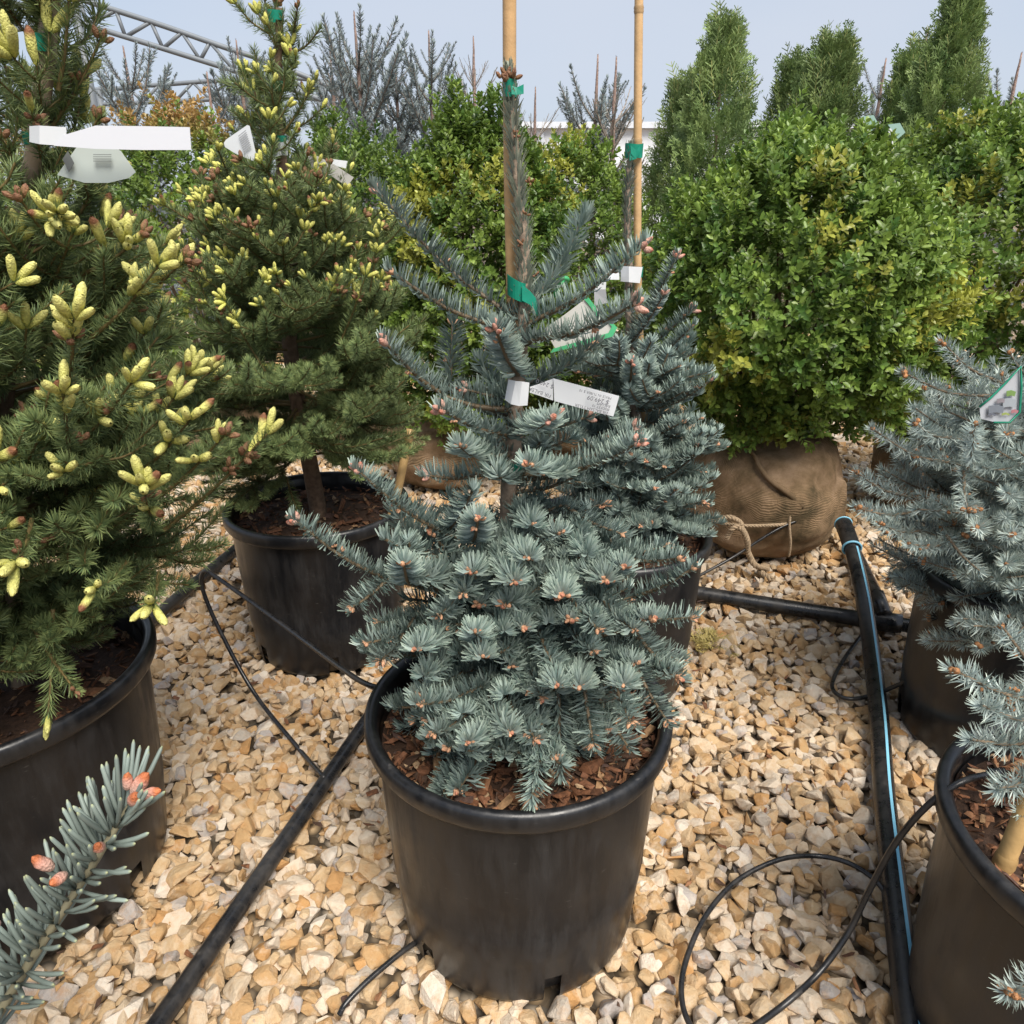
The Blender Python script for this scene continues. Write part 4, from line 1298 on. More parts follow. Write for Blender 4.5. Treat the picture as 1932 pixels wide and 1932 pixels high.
br = part('branch', mk_mesh('branch', [tube(st, np.linspace(.007, .0028, len(st)), 7, (.22, .20, .13), False)] + thick_needles([tuple(q) for q in tw], gN, 230, .056, .0046), M['needle']), nf)
BIGBUD = (.027, .0135, (.62, .44, .36), (.52, .20, .14), (.48, .15, .06), .8)
for q, (p, d, s) in enumerate([((250, 1500, .52), (.75, .25, 1.0), 1.0), ((262, 1505, .515), (.9, .0, .35), .85), ((250, 1512, .51), (.4, -.4, .6), .9), ((240, 1490, .52), (.2, .1, 1.0), .7), ((125, 1650, .475), (-.1, -1, .5), .75), ((100, 1640, .48), (-.5, -.2, .9), .85), ((190, 1600, .485), (.3, -.6, .8), .7), ((0, 1740, .44), (-.2, -1, .5), .8)]):
    part('bud', mk_mesh('fir_bud', [bud_piece(*BIGBUD[:5], 10, 900 + q)], M['bud']), br, frame(D(*p), d, (0, 0, 1), s))
conifer(nf, QN, 'fir', [.45, .52, .6, .68, .76], lambda z: .16, lambda z: .2, 6)

# ------------------------------------------------------------------ boxwoods, balled in burlap
def leaf_piece(L, w, fold, g):
    """folded oval leaf along +X"""
    V = np.array([[0, 0, 0], [L * .34, w * .46, fold * w], [L * .72, w * .40, fold * w * .9], [L, 0, -L * .04], [L * .72, -w * .40, fold * w * .9], [L * .34, -w * .46, fold * w]])
    T = np.array([[0, 1, 2], [0, 2, 3], [0, 3, 4], [0, 4, 5]])
    return V, T

def sprig_piece(seed, n_pairs, L=.0205, w=.0108):
    """upright twig with crossed leaf pairs, +Z is outward; colour is a brightness factor"""
    g = np.random.default_rng(seed)
    out = []
    H = .0085 * n_pairs
    for i in range(n_pairs):
        for s in (0, 1):
            a = (i % 2) * math.pi / 2 + s * math.pi + g.normal(0, .25)
            el = R(22 + 45 * i / n_pairs) + g.normal(0, .15)
            V, T = leaf_piece(L * g.uniform(.8, 1.12) * (1 - .25 * (i == n_pairs - 1)), w * g.uniform(.85, 1.15), .14, g)
            d = Vector((math.cos(a) * math.cos(el), math.sin(a) * math.cos(el), math.sin(el)))
            m = frame((d.x * .001, d.y * .001, H * i / n_pairs), d, (0, 0, 1))
            Vw = V @ np.array(m)[:3, :3].T + np.array(m)[:3, 3]
            out.append((Vw, T, np.tile(np.full(3, g.uniform(.82, 1.18)) * (.9 + .2 * i / n_pairs), (6, 1))))
    # concatenate
    off, VV, TT, CC = 0, [], [], []
    for V, T, C in out:
        VV.append(V)
        TT.append(T + off)
        CC.append(C)
        off += len(V)
    return np.concatenate(VV), np.concatenate(TT), np.concatenate(CC)
SPRIGS = [sprig_piece(700 + i, 4 + i % 3) for i in range(8)]

def frames_from(nz, g):
    n = len(nz)
    r = g.normal(size=(n, 3))
    x = nrm(r - nz * (r * nz).sum(1, keepdims=True))
    y = np.cross(nz, x)
    return np.stack([x, y, nz], -1)

def boxwood(root_loc, cx, cy, z0, z1, rad, label, g, n_surf, hue=(.5, .0), n_parts=0, holes=.25, shape=None, yel=.15, scale=1.08, tipcol=None):
    root = root_at('boxwood_shrub', root_loc, label, 'shrub', 'boxwood shrubs')
    zc, hz = (z0 + z1) / 2, (z1 - z0) / 2
    n = n_surf
    layers = [(1.0, n), (.9, int(n * .45)), (.76, int(n * .2)), (.55, int(n * .1))]
    AX, AN, AD = [], [], []
    for f, k in layers:
        d = nrm(g.normal(size=(k * 2, 3)))
        face = d @ np.array([0, -1.0, .25])
        d = d[(face > -.35) | (g.uniform(size=len(d)) < .08)][:k]
        k = len(d)
        ph = np.array([noise.fractal(Vector(q) * 2.3 + Vector((cx * 7, cy * 5, 1)), 1.0, 2.0, 3) for q in d])
        ph2 = np.array([noise.noise(Vector(q) * 6.5 + Vector((cx * 3, 4, cy))) for q in d])
        rr = f * (1 + .22 * ph + .13 * ph2 + g.normal(0, .045, k))
        hole = ph2 + .35 * ph < -.32 - .25 * (1 - holes)
        rr = np.where(hole, rr * .8, rr)
        e = .94
        dd = np.sign(d) * np.abs(d) ** e
        if shape == 'cone':
            taper = 1 - .42 * np.clip((dd[:, 2] + 1) / 2, 0, 1) ** 1.3
        elif shape == 'dome':
            taper = 1 - .36 * np.clip(dd[:, 2], 0, 1) ** 1.2 - .12 * np.clip(-dd[:, 2], 0, 1)
        else:
            taper = np.ones(k)
        P = np.stack([cx + dd[:, 0] * rad * rr * taper, cy + dd[:, 1] * rad * rr * taper, zc + dd[:, 2] * hz * rr], 1)
        keepm = ~(hole & (g.uniform(size=k) < .75))
        AX.append(P[keepm])
        AN.append(d[keepm])
        AD.append(np.full(keepm.sum(), f))
    P, Nn, Fd = np.concatenate(AX), np.concatenate(AN), np.concatenate(AD)
    nz = nrm(Nn * .75 + np.array([0, 0, .75]) + g.normal(0, .38, P.shape))
    Fm = frames_from(nz, g)
    sc = g.uniform(.85, 1.2, len(P)) * scale
    m = np.clip(g.normal(.5, .22, len(P)) + .3 * np.array([noise.noise(Vector(q) * 5.0) for q in P]), 0, 1)[:, None]
    c = np.array([.072, .148, .030]) * (1 - m) + np.array([.245, .335, .065]) * m
    ye = (np.array([noise.noise(Vector(q) * 4.2 + Vector((9, 2, 5))) for q in P]) + g.normal(0, .12, len(P)) > .5 - yel)[:, None]
    c = np.where(ye, c * .35 + np.array([.46, .44, .08]) * .65, c)
    if tipcol is not None:
        tm = np.clip((P[:, 2:3] - (z1 - .16)) / .1, 0, 1) * (g.uniform(size=(len(P), 1)) < .8)
        c = c * (1 - tm) + np.array(tipcol) * tm
    near = np.argsort(np.linalg.norm(P - np.array([0, 0, CAM_H]), axis=1) + (Fd < 1) * 9)[:n_parts * 4]
    pick = set(g.permutation(near)[:n_parts].tolist()) if n_parts else set()
    pieces = []
    mask = np.ones(len(P), bool)
    mask[list(pick)] = False
    for q, (V, T, C) in enumerate(SPRIGS):
        idx = np.arange(q, len(P), len(SPRIGS))
        idx = idx[mask[idx]]
        W = np.einsum('nij,vj->nvi', Fm[idx] * sc[idx][:, None, None], V) + P[idx][:, None]
        cc = c[idx][:, None, :] * C[None]
        pieces.append((W.reshape(-1, 3), (T[None] + (np.arange(len(idx)) * len(V))[:, None, None]).reshape(-1, 3), cc.reshape(-1, 3)))
    part('crown', mk_mesh('boxwood_crown', pieces, M['leaf']), root, None, 'stuff')
    for i in sorted(pick):
        V, T, C = SPRIGS[i % 8]
        kk = (i % 8, int(m[i, 0] * 3), bool(ye[i, 0]))
        if kk not in SPRIG_ME:
            mm = (kk[1] + .5) / 3
            cb = np.array([.072, .148, .030]) * (1 - mm) + np.array([.245, .335, .065]) * mm
            if kk[2]:
                cb = cb * .35 + np.array([.46, .44, .08]) * .65
            SPRIG_ME[kk] = mk_mesh('leaf_sprig', (V, T, C * cb[None]), M['leaf'])
        F = Fm[i] * sc[i]
        part('leaf_sprig', SPRIG_ME[kk], root, Matrix([[*F[r], P[i][r]] for r in range(3)] + [[0, 0, 0, 1]]))
    # stems from the foot into the crown
    foot = np.array([cx, cy, root_loc[2]])
    st = []
    for i in range(26):
        d = nrm(g.normal(size=3) * np.array([1, 1, .5]) + np.array([0, 0, .35]))
        e_ = np.array([cx, cy, zc]) + d * np.array([rad, rad, hz]) * g.uniform(.6, .9)
        mid = foot * .4 + e_ * .6 + np.array([0, 0, .05])
        st.append(tube(smooth_path([foot + g.normal(0, .012, 3) * np.array([1, 1, 0]) - np.array([0, 0, .015]), mid, e_], 4), np.linspace(.008, .002, 9), 5, (.16, .11, .07), False))
    part('stems', mk_mesh('boxwood_stems', st, M['bark']), root)
    return root
SPRIG_ME = {}

def burlap_ball(cx, cy, rx, h, label, g, rope=True):
    nu, nv = 72, 40
    root = root_at('burlap_root_ball', (cx, cy, 0), label, 'root ball', 'burlap root balls')
    V, UV = [], []
    for j in range(nv + 1):
        f = j / nv
        ph = (f - .5) * math.pi
        for i in range(nu):
            a = i / nu * 2 * math.pi
            d = Vector((math.cos(ph) * math.cos(a), math.cos(ph) * math.sin(a), math.sin(ph)))
            sx = math.copysign(abs(math.cos(ph)) ** .62, 1)
            n1 = noise.fractal(d * 1.8 + Vector((cx * 9, cy, 3)), 1, 2, 3)
            fold = noise.noise(Vector((math.cos(a) * 4.5, math.sin(a) * 4.5, f * 1.2 + cx)))
            r = rx * (1 + .10 * n1 + .05 * fold * (.4 + f))
            z = h / 2 + h / 2 * math.copysign(abs(math.sin(ph)) ** .75, math.sin(ph))
            if f > .62:                                   # draw in to the neck
                r *= 1 - .55 * ((f - .62) / .38) ** 1.25 * .75
            if abs(f - .36) < .05:                           # the rope bites in
                r *= 1 - .035 * (1 - abs(f - .36) / .05)
            V.append((cx + d.x / max(.02, math.cos(ph)) * sx * r if math.cos(ph) > .02 else cx, cy + d.y / max(.02, math.cos(ph)) * sx * r if math.cos(ph) > .02 else cy, max(-.01, z - .008 + .03 * n1 * (f > .5))))
            UV.append((a * rx * 1.0 + n1 * .02, f * h * 1.3 + n1 * .02, 0))
    T = []
    for j in range(nv):
        for i in range(nu):
            A, B = j * nu + i, j * nu + (i + 1) % nu
            T += [(A, B, B + nu), (A, B + nu, A + nu)]
    part('burlap', mk_mesh('burlap', (np.array(V), np.array(T), (.2, .12, .06)), M['burlap'], uvw=np.array(UV)), root)
    return root

def twisted(P, r, n_str=3, pitch=.03, col=(.34, .25, .16)):
    Q = smooth_path(P, 14)
    X = nrm(np.gradient(Q, axis=0))
    s = np.concatenate([[0], np.cumsum(np.linalg.norm(np.diff(Q, axis=0), axis=1))])
    up = np.array([0, -.6, .8])
    u = nrm(up - X * (X @ up)[:, None])
    v = np.cross(X, u)
    out = []
    for k in range(n_str):
        a = s / pitch * 2 * np.pi + k * 2 * np.pi / n_str
        out.append(tube(Q + (np.cos(a)[:, None] * u + np.sin(a)[:, None] * v) * r * .55, r * .55, 6, col))
    return out

gB = np.random.default_rng(21)
bc = G(1422, 1010, 0)
BX2 = (bc.x + .0, 2.31)
ball2 = burlap_ball(BX2[0], BX2[1], .248, .41, 'burlap-wrapped root ball with rope under the large right boxwood', gB)
YF = BX2[1] - .255
z14 = lambda x, y: ((1480 + x / 3.864) * .8299, (960 + y / 3.864) * .8299)
part('rope', mk_mesh('rope', twisted([D(*z14(x, y), BX2[1] - d) for (x, y, d) in ((480, 850, .20), (640, 890, .235), (830, 908, .262), (1050, 905, .262), (1200, 890, .25), (1420, 820, .19), (1560, 740, .08))], .0055), M['rope']), ball2)
part('rope', mk_mesh('rope', twisted([D(*z14(x, y), YF - d) for (x, y, d) in ((600, 850, .0), (700, 835, .02), (790, 890, .025), (720, 930, .03), (690, 970, .02), (665, 1020, .015))], .0075), M['rope']), ball2)
part('rope', mk_mesh('rope', twisted([D(*z14(x, y), YF - d) for (x, y, d) in ((740, 920, .02), (800, 940, .03), (845, 1040, .03), (850, 1130, .02), (880, 1200, .02), (920, 1260, .03))] + [G(*z14(1020, 1290), .012), G(*z14(960, 1310), .014), G(*z14(1060, 1380), .01)], .009), M['rope']), ball2)
part('rope', mk_mesh('rope', twisted([D(*z14(x, y), BX2[1] - d) for (x, y, d) in ((1200, 620, .22), (1225, 760, .25), (1215, 900, .258), (1225, 1060, .258), (1210, 1180, .245))], .004), M['rope']), ball2)
fl = smooth_path([D(*z14(x, y), BX2[1] - d) for (x, y, d) in ((780, 170, .10), (900, 280, .165), (960, 400, .205), (1060, 520, .235), (1200, 620, .252), (1330, 740, .25))], 8)
part('fold', mk_mesh('burlap_fold', tube(fl, np.linspace(.004, .011, len(fl)), 8, (.3, .2, .1)), M['burlap'], uvw=None), ball2)
b2 = boxwood((BX2[0], BX2[1], .37), BX2[0] + .0, BX2[1] + .02, .40, 1.225, .42, 'large boxwood right of centre on a burlap ball, top below the arborvitae', gB, 3300, n_parts=300, holes=.6, shape='dome', yel=.08)

bl = G(830, 930, 0)
BX1 = (bl.x, 2.92)
burlap_ball(BX1[0], BX1[1], .22, .32, 'burlap root ball glimpsed between left spruce and central fir', gB)
boxwood((BX1[0], BX1[1], .29), D(905, 400, 2.95).x, BX1[1] + .02, .27, 1.335, .43, 'tall rounded boxwood directly behind the central fir', gB, 3000, n_parts=250, shape='cone', yel=.03)
p = D(1090, 400, 3.2)
burlap_ball(p.x, 3.25, .2, .3, 'burlap root ball hidden low behind the second fir', gB)
boxwood((p.x, 3.25, .27), p.x, 3.27, .27, 1.27, .33, 'smaller boxwood with yellow patches behind the second fir', gB, 1400, yel=.2, shape='dome')
p = D(1872, 400, 2.62)
burlap_ball(p.x, 2.62, .22, .33, 'burlap root ball behind the pale blue spruce', gB)
boxwood((p.x, 2.62, .3), p.x, 2.63, .30, 1.30, .49, 'boxwood with yellow sprays cut by the right edge', gB, 3000, n_parts=250, shape='dome', yel=.14)
p = D(345, 350, 3.05)
burlap_ball(p.x, 3.1, .2, .32, 'burlap root ball hidden behind the left spruces', gB)
boxwood((p.x, 3.1, .29), p.x, 3.1, .28, 1.38, .36, 'boxwood with orange-tan tips between the two green spruces', gB, 1300, yel=.1, shape='dome', tipcol=(.42, .27, .10))
p = D(650, 400, 3.2)
burlap_ball(p.x, 3.25, .2, .32, 'burlap root ball hidden behind the left rear spruce', gB)
boxwood((p.x, 3.25, .29), p.x, 3.27, .28, 1.30, .36, 'low boxwood between the left rear spruce and tall boxwood', gB, 1300, yel=.1, shape='dome')
p = D(60, 400, 3.3)
burlap_ball(p.x, 3.3, .2, .32, 'burlap root ball hidden behind the left edge spruce', gB)
boxwood((p.x, 3.3, .29), p.x, 3.3, .28, 1.30, .4, 'boxwood glimpsed behind the left edge spruce', gB, 700, yel=.2, shape='dome', tipcol=(.42, .27, .10))

# ------------------------------------------------------------------ arborvitae
def fan_piece(seed, bare=False):
    g = np.random.default_rng(seed)
    V, T, C = [], [], []
    def strip(a, b, w, c):
        d = nrm(b - a)
        s = np.array([-d[1], d[0], 0]) * w / 2
        i = len(V)
        V.extend([a - s, a + s, b + s * .7, b - s * .7])
        T.extend([(i, i + 1, i + 2), (i, i + 2, i + 3)])
        C.extend([c] * 4)
    L = .1
    ax = np.array([0, 0, 0.0])
    n = 6
    pts = [np.array([math.sin(i * .5) * .003, L * i / n, g.normal(0, .003)]) for i in range(n + 1)]
    for i in range(n):
        strip(pts[i], pts[i + 1], .003, np.array([.8, .85, .6]) if not bare else np.array([1.6, 1.2, 1.2]))
        if i > 0:
            for s in (-1, 1):
                ln = .046 * (1 - .65 * i / n) * g.uniform(.7, 1.2)
                d = np.array([s * .72, .7, g.normal(0, .2)])
                e = pts[i] + d * ln
                c = np.full(3, g.uniform(.75, 1.25))
                strip(pts[i], e, .0040, c)
                if not bare:
                    for q in (.4, .75):
                        b = pts[i] * (1 - q) + e * q
                        strip(b, b + np.array([s * .15, 1.0, g.normal(0, .3)]) * ln * .45, .0042, c * 1.1)
                        strip(b, b + np.array([s * 1.0, .15, g.normal(0, .3)]) * ln * .38, .0042, c * 1.05)
    V = np.array(V)
    V = V[:, [0, 2, 1]]             # axis becomes +Z, the fan lies in the XZ plane
    return V, np.array(T), np.array(C)
FANS = [fan_piece(800 + i) for i in range(6)]
BARE = [fan_piece(850 + i, True) for i in range(4)]

def arborvitae(px, py_top, Y, wid, label, g, n=1500, tops=((0, 0),)):
    top = D(px, py_top, Y)
    root = root_at('arborvitae', (top.x, Y, 0), label, 'tree', 'arborvitae behind the boxwoods')
    part('trunk', mk_mesh('trunk', tube(smooth_path([(top.x, Y, -.01), (top.x + .01, Y, .8), (top.x, Y, top.z - .15)], 5), np.linspace(.03, .006, 11), 7, (.16, .11, .08)), M['bark']), root)
    z = g.uniform(.12, 1, n) ** .85 * (top.z - .02)
    rr = wid * np.interp(z / top.z, [0, .25, .55, .8, .93, 1], [.8, 1, .85, .5, .22, .06])
    a = g.uniform(0, 2 * np.pi, n)
    lump = np.array([noise.noise(Vector((math.cos(q) * 2, math.sin(q) * 2, zz_ * 4 + px))) for q, zz_ in zip(a, z)])
    f = np.sqrt(g.uniform(.15, 1, n)) * (1 + .28 * lump)
    P = np.stack([top.x + np.cos(a) * rr * f, Y + np.sin(a) * rr * f, z], 1)
    out = np.stack([np.cos(a), np.sin(a), np.zeros(n)], 1)
    nz = nrm(out * .55 + np.array([0, 0, 1.0]) + g.normal(0, .25, P.shape))
    x = nrm(np.cross(nz, out + g.normal(0, .9, P.shape)))
    y = np.cross(nz, x)
    F = np.stack([x, y, nz], -1) * g.uniform(.8, 1.35, n)[:, None, None]
    m = np.clip(g.normal(.5, .25, n), 0, 1)[:, None]
    c = np.array([.11, .18, .065]) * (1 - m) + np.array([.30, .39, .14]) * m
    pcs = []
    for q, (V, T, C) in enumerate(FANS):
        idx = np.arange(q, n, len(FANS))
        W = np.einsum('nij,vj->nvi', F[idx], V) + P[idx][:, None]
        pcs.append((W.reshape(-1, 3), (T[None] + (np.arange(len(idx)) * len(V))[:, None, None]).reshape(-1, 3), (c[idx][:, None] * C[None]).reshape(-1, 3)))
    part('crown', mk_mesh('arborvitae_crown', pcs, M['needle']), root, None, 'stuff')
    # thin reddish tips that stick out above the crown
    k = 90
    z = g.uniform(.78, 1.0, k) * top.z
    rr = wid * np.interp(z / top.z, [0, .25, .55, .8, .93, 1], [.8, 1, .85, .5, .22, .06]) * g.uniform(.85, 1.15, k)
    a = g.uniform(0, 2 * np.pi, k)
    pcs = []
    for i in range(k):
        b = np.array([top.x + math.cos(a[i]) * rr[i], Y + math.sin(a[i]) * rr[i], z[i]])
        d = Vector((math.cos(a[i]) * .25 + g.normal(0, .1), math.sin(a[i]) * .25, 1)).normalized()
        V, T, C = BARE[i % 4]
        xx = Vector((g.normal(), g.normal(), 0)).normalized()
        xx = (xx - d * xx.dot(d)).normalized()
        yy = d.cross(xx)
        s = g.uniform(.9, 1.6)
        Fm = np.stack([xx, yy, d], -1) * s
        pcs.append((V @ Fm.T + b, T, C * np.array([.22, .30, .11])))
    part('bare_tips', mk_mesh('arborvitae_tips', pcs, M['needle']), root)

gV = np.random.default_rng(31)
arborvitae(1368, 60, 4.2, .27, 'pointed arborvitae left of the large right boxwood', gV, 1150)
arborvitae(1290, 170, 4.5, .22, 'shorter arborvitae tucked left of the pointed one', gV, 600)
arborvitae(1575, 85, 4.3, .30, 'arborvitae in the middle behind the large right boxwood', gV, 1200)
arborvitae(1500, 125, 4.7, .2, 'thin arborvitae left of the middle one', gV, 500)
arborvitae(1815, 8, 4.0, .24, 'tallest arborvitae near the right edge', gV, 1200)
arborvitae(1730, 110, 4.4, .24, 'broad arborvitae left of the tallest one', gV, 800)
for (px, py, yy, lab) in ((1640, 225, 3.75, 'folded clear-green plant tag with white strap behind the large boxwood'), (1690, 240, 3.8, 'small white strap tag right of the folded clear-green tag')):
    o = ob('plant_tag', ribbon('plant_tag', [D(px - 15, py - 5, yy), D(px + 8, py - 8, yy)], [D(px + 4, py + 22, yy), D(px + 18, py + 10, yy)], M['paper'], (.30, .46, .40)))
    tag(o, lab, 'tag', 'printed plant tags')
    WM[o.name] = Matrix.Identity(4)
    part('strap', ribbon('tag_strap', [D(px - 16, py + 4, yy - .01), D(px - 8, py + 20, yy - .01), D(px - 6, py + 42, yy - .01)], [D(px - 9, py + 2, yy - .01), D(px - 1, py + 20, yy - .01), D(px + 1, py + 42, yy - .01)], M['paper'], WHITE), o)

# ------------------------------------------------------------------ spruces farther back
ARM = {}
def arm_mesh(kind, i):
    if (kind, i) not in ARM:
        gg = np.random.default_rng(950 + i)
        ARM[kind, i] = mk_mesh('far_arm', shoot([(0, 0, 0), (.125, gg.normal(0, .006), -.012), (.25, 0, 0)], kind, gg, r0=.0045), M['needle'])
    return ARM[kind, i]

def far_spruce(px, py, Y, rad, label, kind='far', steep=.85, bare=.30, dens=13, body=True):
    top = D(px, py, Y)
    root = root_at('spruce_tree', (top.x, Y, 0), label, 'tree', 'spruces in the back rows')
    Q = trunk_part(root, [(top.x, Y, -.02), (top.x + .01, Y, top.z * .5), (top.x, Y, top.z - .3), (top.x, Y, top.z)], .026, .0045, (.26, .18, .15), sides=7)
    ld = Q[Q[:, 2] > top.z - .45]
    g = np.random.default_rng(int(px))
    part('leader_needles', mk_mesh('leader_needles', needles(ld, nrm(np.gradient(ld, axis=0)), np.tile(np.array([0, -1.0, 0]), (len(ld), 1)), 1, dict(KIND['farbare'], c0=(.16, .09, .07), c1=(.2, .13, .1)), g, ang=40), M['needle']), root)
    lv = np.linspace(.25, top.z - bare, dens)
    arm = [z for z in np.arange(top.z * .66, top.z - bare * .8, .14)]
    for z in arm:
        a0 = g.uniform(0, 6.28)
        k = 5
        for i in range(k):
            az = a0 + i * 6.283 / k + g.normal(0, .2)
            e = g.uniform(.75, 1.05)
            L = rad * 1.25 * float(np.interp(z / top.z, [.6, .8, 1], [1.0, .66, .25])) * g.uniform(.75, 1.15)
            b_ = at_z(Q, z)
            dd = Vector((math.sin(az) * math.cos(e), -math.cos(az) * math.cos(e), math.sin(e)))
            t_ = b_ + dd * L + Vector((0, 0, L * .12))
            kk = 'far' if kind == 'far' else 'farbare'
            part('branch', arm_mesh(kk, i), root, frame(b_, t_ - b_, (0, 0, 1), (t_ - b_).length / .25))
            if kind != 'far' or z < top.z * .8:
                for q in range(3):
                    f = g.uniform(.3, .8)
                    p_ = b_ + dd * L * f
                    sdv = (dd.cross(Vector((0, 0, 1))) * (1 if q % 2 else -1) + dd * .9 + Vector((0, 0, .2))).normalized()
                    part('branch', arm_mesh(kk, q + 5), root, frame(p_, sdv, (0, 0, 1), L * .38 / .25))
    lv = lv[lv < top.z * .66]
    conifer(root, Q, kind, lv, lambda z: rad * float(np.interp(z / top.z, [0, .3, .6, .85, 1], [1, 1, .72, .42, .12])), lambda z: float(np.interp(z / top.z, [.1, .5, .8, 1], [0, .35, steep, steep + .15])), 6)

for (px, py, Y, rad, lab, kd) in (
        (232, 88, 5.4, .42, 'far blue-grey spruce below the steel truss at left', 'far'), (390, 135, 5.8, .34, 'far sparse spruce between the green spruces, left one', 'far'),
        (445, 75, 6.0, .40, 'far sparse spruce just left of the rear spruce tip', 'far'), (668, 22, 5.6, .50, 'tallest far blue-grey spruce left of the tall boxwood', 'far'),
        (745, 110, 5.9, .40, 'far spruce with a bare leader left of the tall boxwood top', 'far'), (809, 58, 5.7, .40, 'far spruce with raised arms above the tall boxwood', 'far'),
        (622, 90, 6.2, .34, 'far spruce right behind the rear green spruce tip', 'far'), (893, 70, 6.0, .30, 'thin grey feathery conifer above the tall boxwood', 'farbare'),
        (1128, 104, 5.2, .38, 'dark far spruce left of the second cane', 'far'), (1163, 108, 5.0, .28, 'thin pale conifer touching the second cane', 'farbare'),
        (1010, 165, 6.2, .30, 'low far conifer between the two canes', 'farbare'), (1672, 110, 5.6, .3, 'far spruce leader with reddish tip among arborvitae', 'far'),
        (1752, 52, 5.4, .3, 'far spruce leader left of the tallest arborvitae', 'far'), (1928, 100, 5.0, .34, 'far spruce top cut by the right edge', 'far')):
    far_spruce(px, py, Y, rad, lab, kd)

# ------------------------------------------------------------------ irrigation pipes and tubes
def pipe_obj(name, pts, r, label, cat, group, n=10, sides=12):
    Q = smooth_path(pts, n)
    o = ob(name, mk_mesh(name, tube(Q, r, sides, (.02, .02, .02)), M['pipe']))
    tag(o, label, cat, group)
    WM[o.name] = Matrix.Identity(4)
    return o, Q

zp = .024
pipe_obj('irrigation_pipe', [G(720, 1320, zp), G(690, 1362, zp), G(500, 1640, zp), G(300, 1930, zp), G(240, 2010, zp)], .0145, 'black irrigation pipe slanting down left of the central pot', 'pipe', 'black irrigation pipes')
pipe_obj('irrigation_pipe', [G(520, 975, zp), G(430, 1048, zp), G(285, 1170, zp), G(180, 1262, zp)], .0165, 'black irrigation pipe behind the left pots', 'pipe', 'black irrigation pipes')
hd, Qh = pipe_obj('irrigation_pipe', [G(1180, 1096, zp), G(1310, 1118, zp), G(1500, 1148, zp), G(1720, 1182, zp), G(1850, 1200, zp)], .021, 'thick black header pipe running from the rear pot to the right pot', 'pipe', 'black irrigation pipes')
# the riser from the header tee, coupled to the blue-striped lateral
rs = [G(1668, 1160, .05), G(1650, 1120, .075), D(1612, 1040, 2.13), D(1572, 958, 2.32)]
rp, Qr = pipe_obj('irrigation_pipe', [tuple(q) for q in rs], .0195, 'black riser pipe from the header tee towards the burlap ball', 'pipe', 'black irrigation pipes')
part('tee', mk_mesh('pipe_tee', [tube(np.linspace(np.array(G(1630, 1166, .026)), np.array(G(1700, 1178, .026)), 4), .027, 14, (.02, .02, .02)), tube(np.linspace(np.array(G(1668, 1168, .03)), np.array(rs[1]), 4), .0245, 14, (.02, .02, .02))], M['pipe']), rp)
sp = [D(1590, 985, 2.02), D(1606, 1030, 1.90), D(1625, 1110, 1.745), G(1640, 1200, .055), G(1658, 1350, .03), G(1668, 1500, .026), G(1690, 1700, .026), G(1718, 1930, .026), G(1725, 1990, .026)]
lp, Ql = pipe_obj('irrigation_pipe', [tuple(q) for q in sp], .020, 'black lateral pipe with a blue stripe running down the right side', 'pipe', 'black irrigation pipes', n=14, sides=16)
# stripe: a thin ribbon on the pipe's upper right side
X = nrm(np.gradient(Ql, axis=0))
side = nrm(np.cross(X, np.array([0, 0, 1.0])))
upv = np.cross(side, X)
sd_ = nrm(side * .36 + upv * .93)
if sd_[30][0] < 0:
    sd_ = nrm(-side * .36 + upv * .93)
i0 = 16
pA = Ql + sd_ * .0203 - np.cross(X, sd_) * .0028
pB = Ql + sd_ * .0203 + np.cross(X, sd_) * .0028
part('stripe', ribbon('pipe_stripe', pA[i0:], pB[i0:], M['blue'], (.1, .4, .6), .0006), lp)
part('coupling', mk_mesh('pipe_coupling', tube(Ql[1:16], .0235, 16, (.02, .02, .02)), M['pipe']), lp)
for i in (1, 15):
    c, d = Ql[i], X[i]
    a = np.linspace(0, 2 * np.pi, 25)
    u = nrm(np.cross(d, np.array([0, 0, 1.0])))
    v = np.cross(u, d)
    ring = c + (np.cos(a)[:, None] * u + np.sin(a)[:, None] * v) * (.0245 if i == 15 else .0235)
    part('ring', mk_mesh('pipe_ring', tube(ring, .0032 if i == 15 else .002, 8, (.1, .4, .6), False), M['blue']), lp)

TR = .0042
td_, Qt = pipe_obj('drip_tube', [G(1692, 1738, .042), D(1678, 1700, .86), D(1650, 1660, .895), D(1600, 1628, .92), D(1540, 1615, .94), G(1470, 1622, .04), G(1390, 1662, .03), G(1330, 1730, .028), G(1292, 1820, .028), G(1287, 1890, .03), G(1310, 1945, .033), G(1355, 1972, .036), G(1405, 1948, .04),
    D(1480, 1895, .66), D(1545, 1835, .695), D(1600, 1760, .72), D(1640, 1680, .73), D(1690, 1590, .732), D(1750, 1520, .725), D(1815, 1475, .725), D(1880, 1458, .75)], TR, 'black drip tube looping over the gravel into the bottom right pot', 'tube', 'black drip tubes', 8, 8)
part('dripper', mk_mesh('dripper', [tube(vx([D(1868, 1460, .745), D(1892, 1457, .755)]), .0062, 8, (.02, .02, .02)), tube(vx([D(1888, 1456, .752), D(1893, 1500, .752)]), .005, 8, (.02, .02, .02))], M['pipe']), td_)
pipe_obj('drip_tube', [G(1662, 1150, .03), G(1640, 1180, .03), G(1600, 1232, .018), G(1575, 1275, .016), G(1572, 1302, .016), G(1600, 1318, .018), D(1650, 1310, 1.40), D(1740, 1272, 1.33), D(1850, 1222, 1.22), D(1960, 1195, 1.16)], .0048, 'black drip tube bending from the striped pipe to the right edge pot', 'tube', 'black drip tubes', 8, 8)
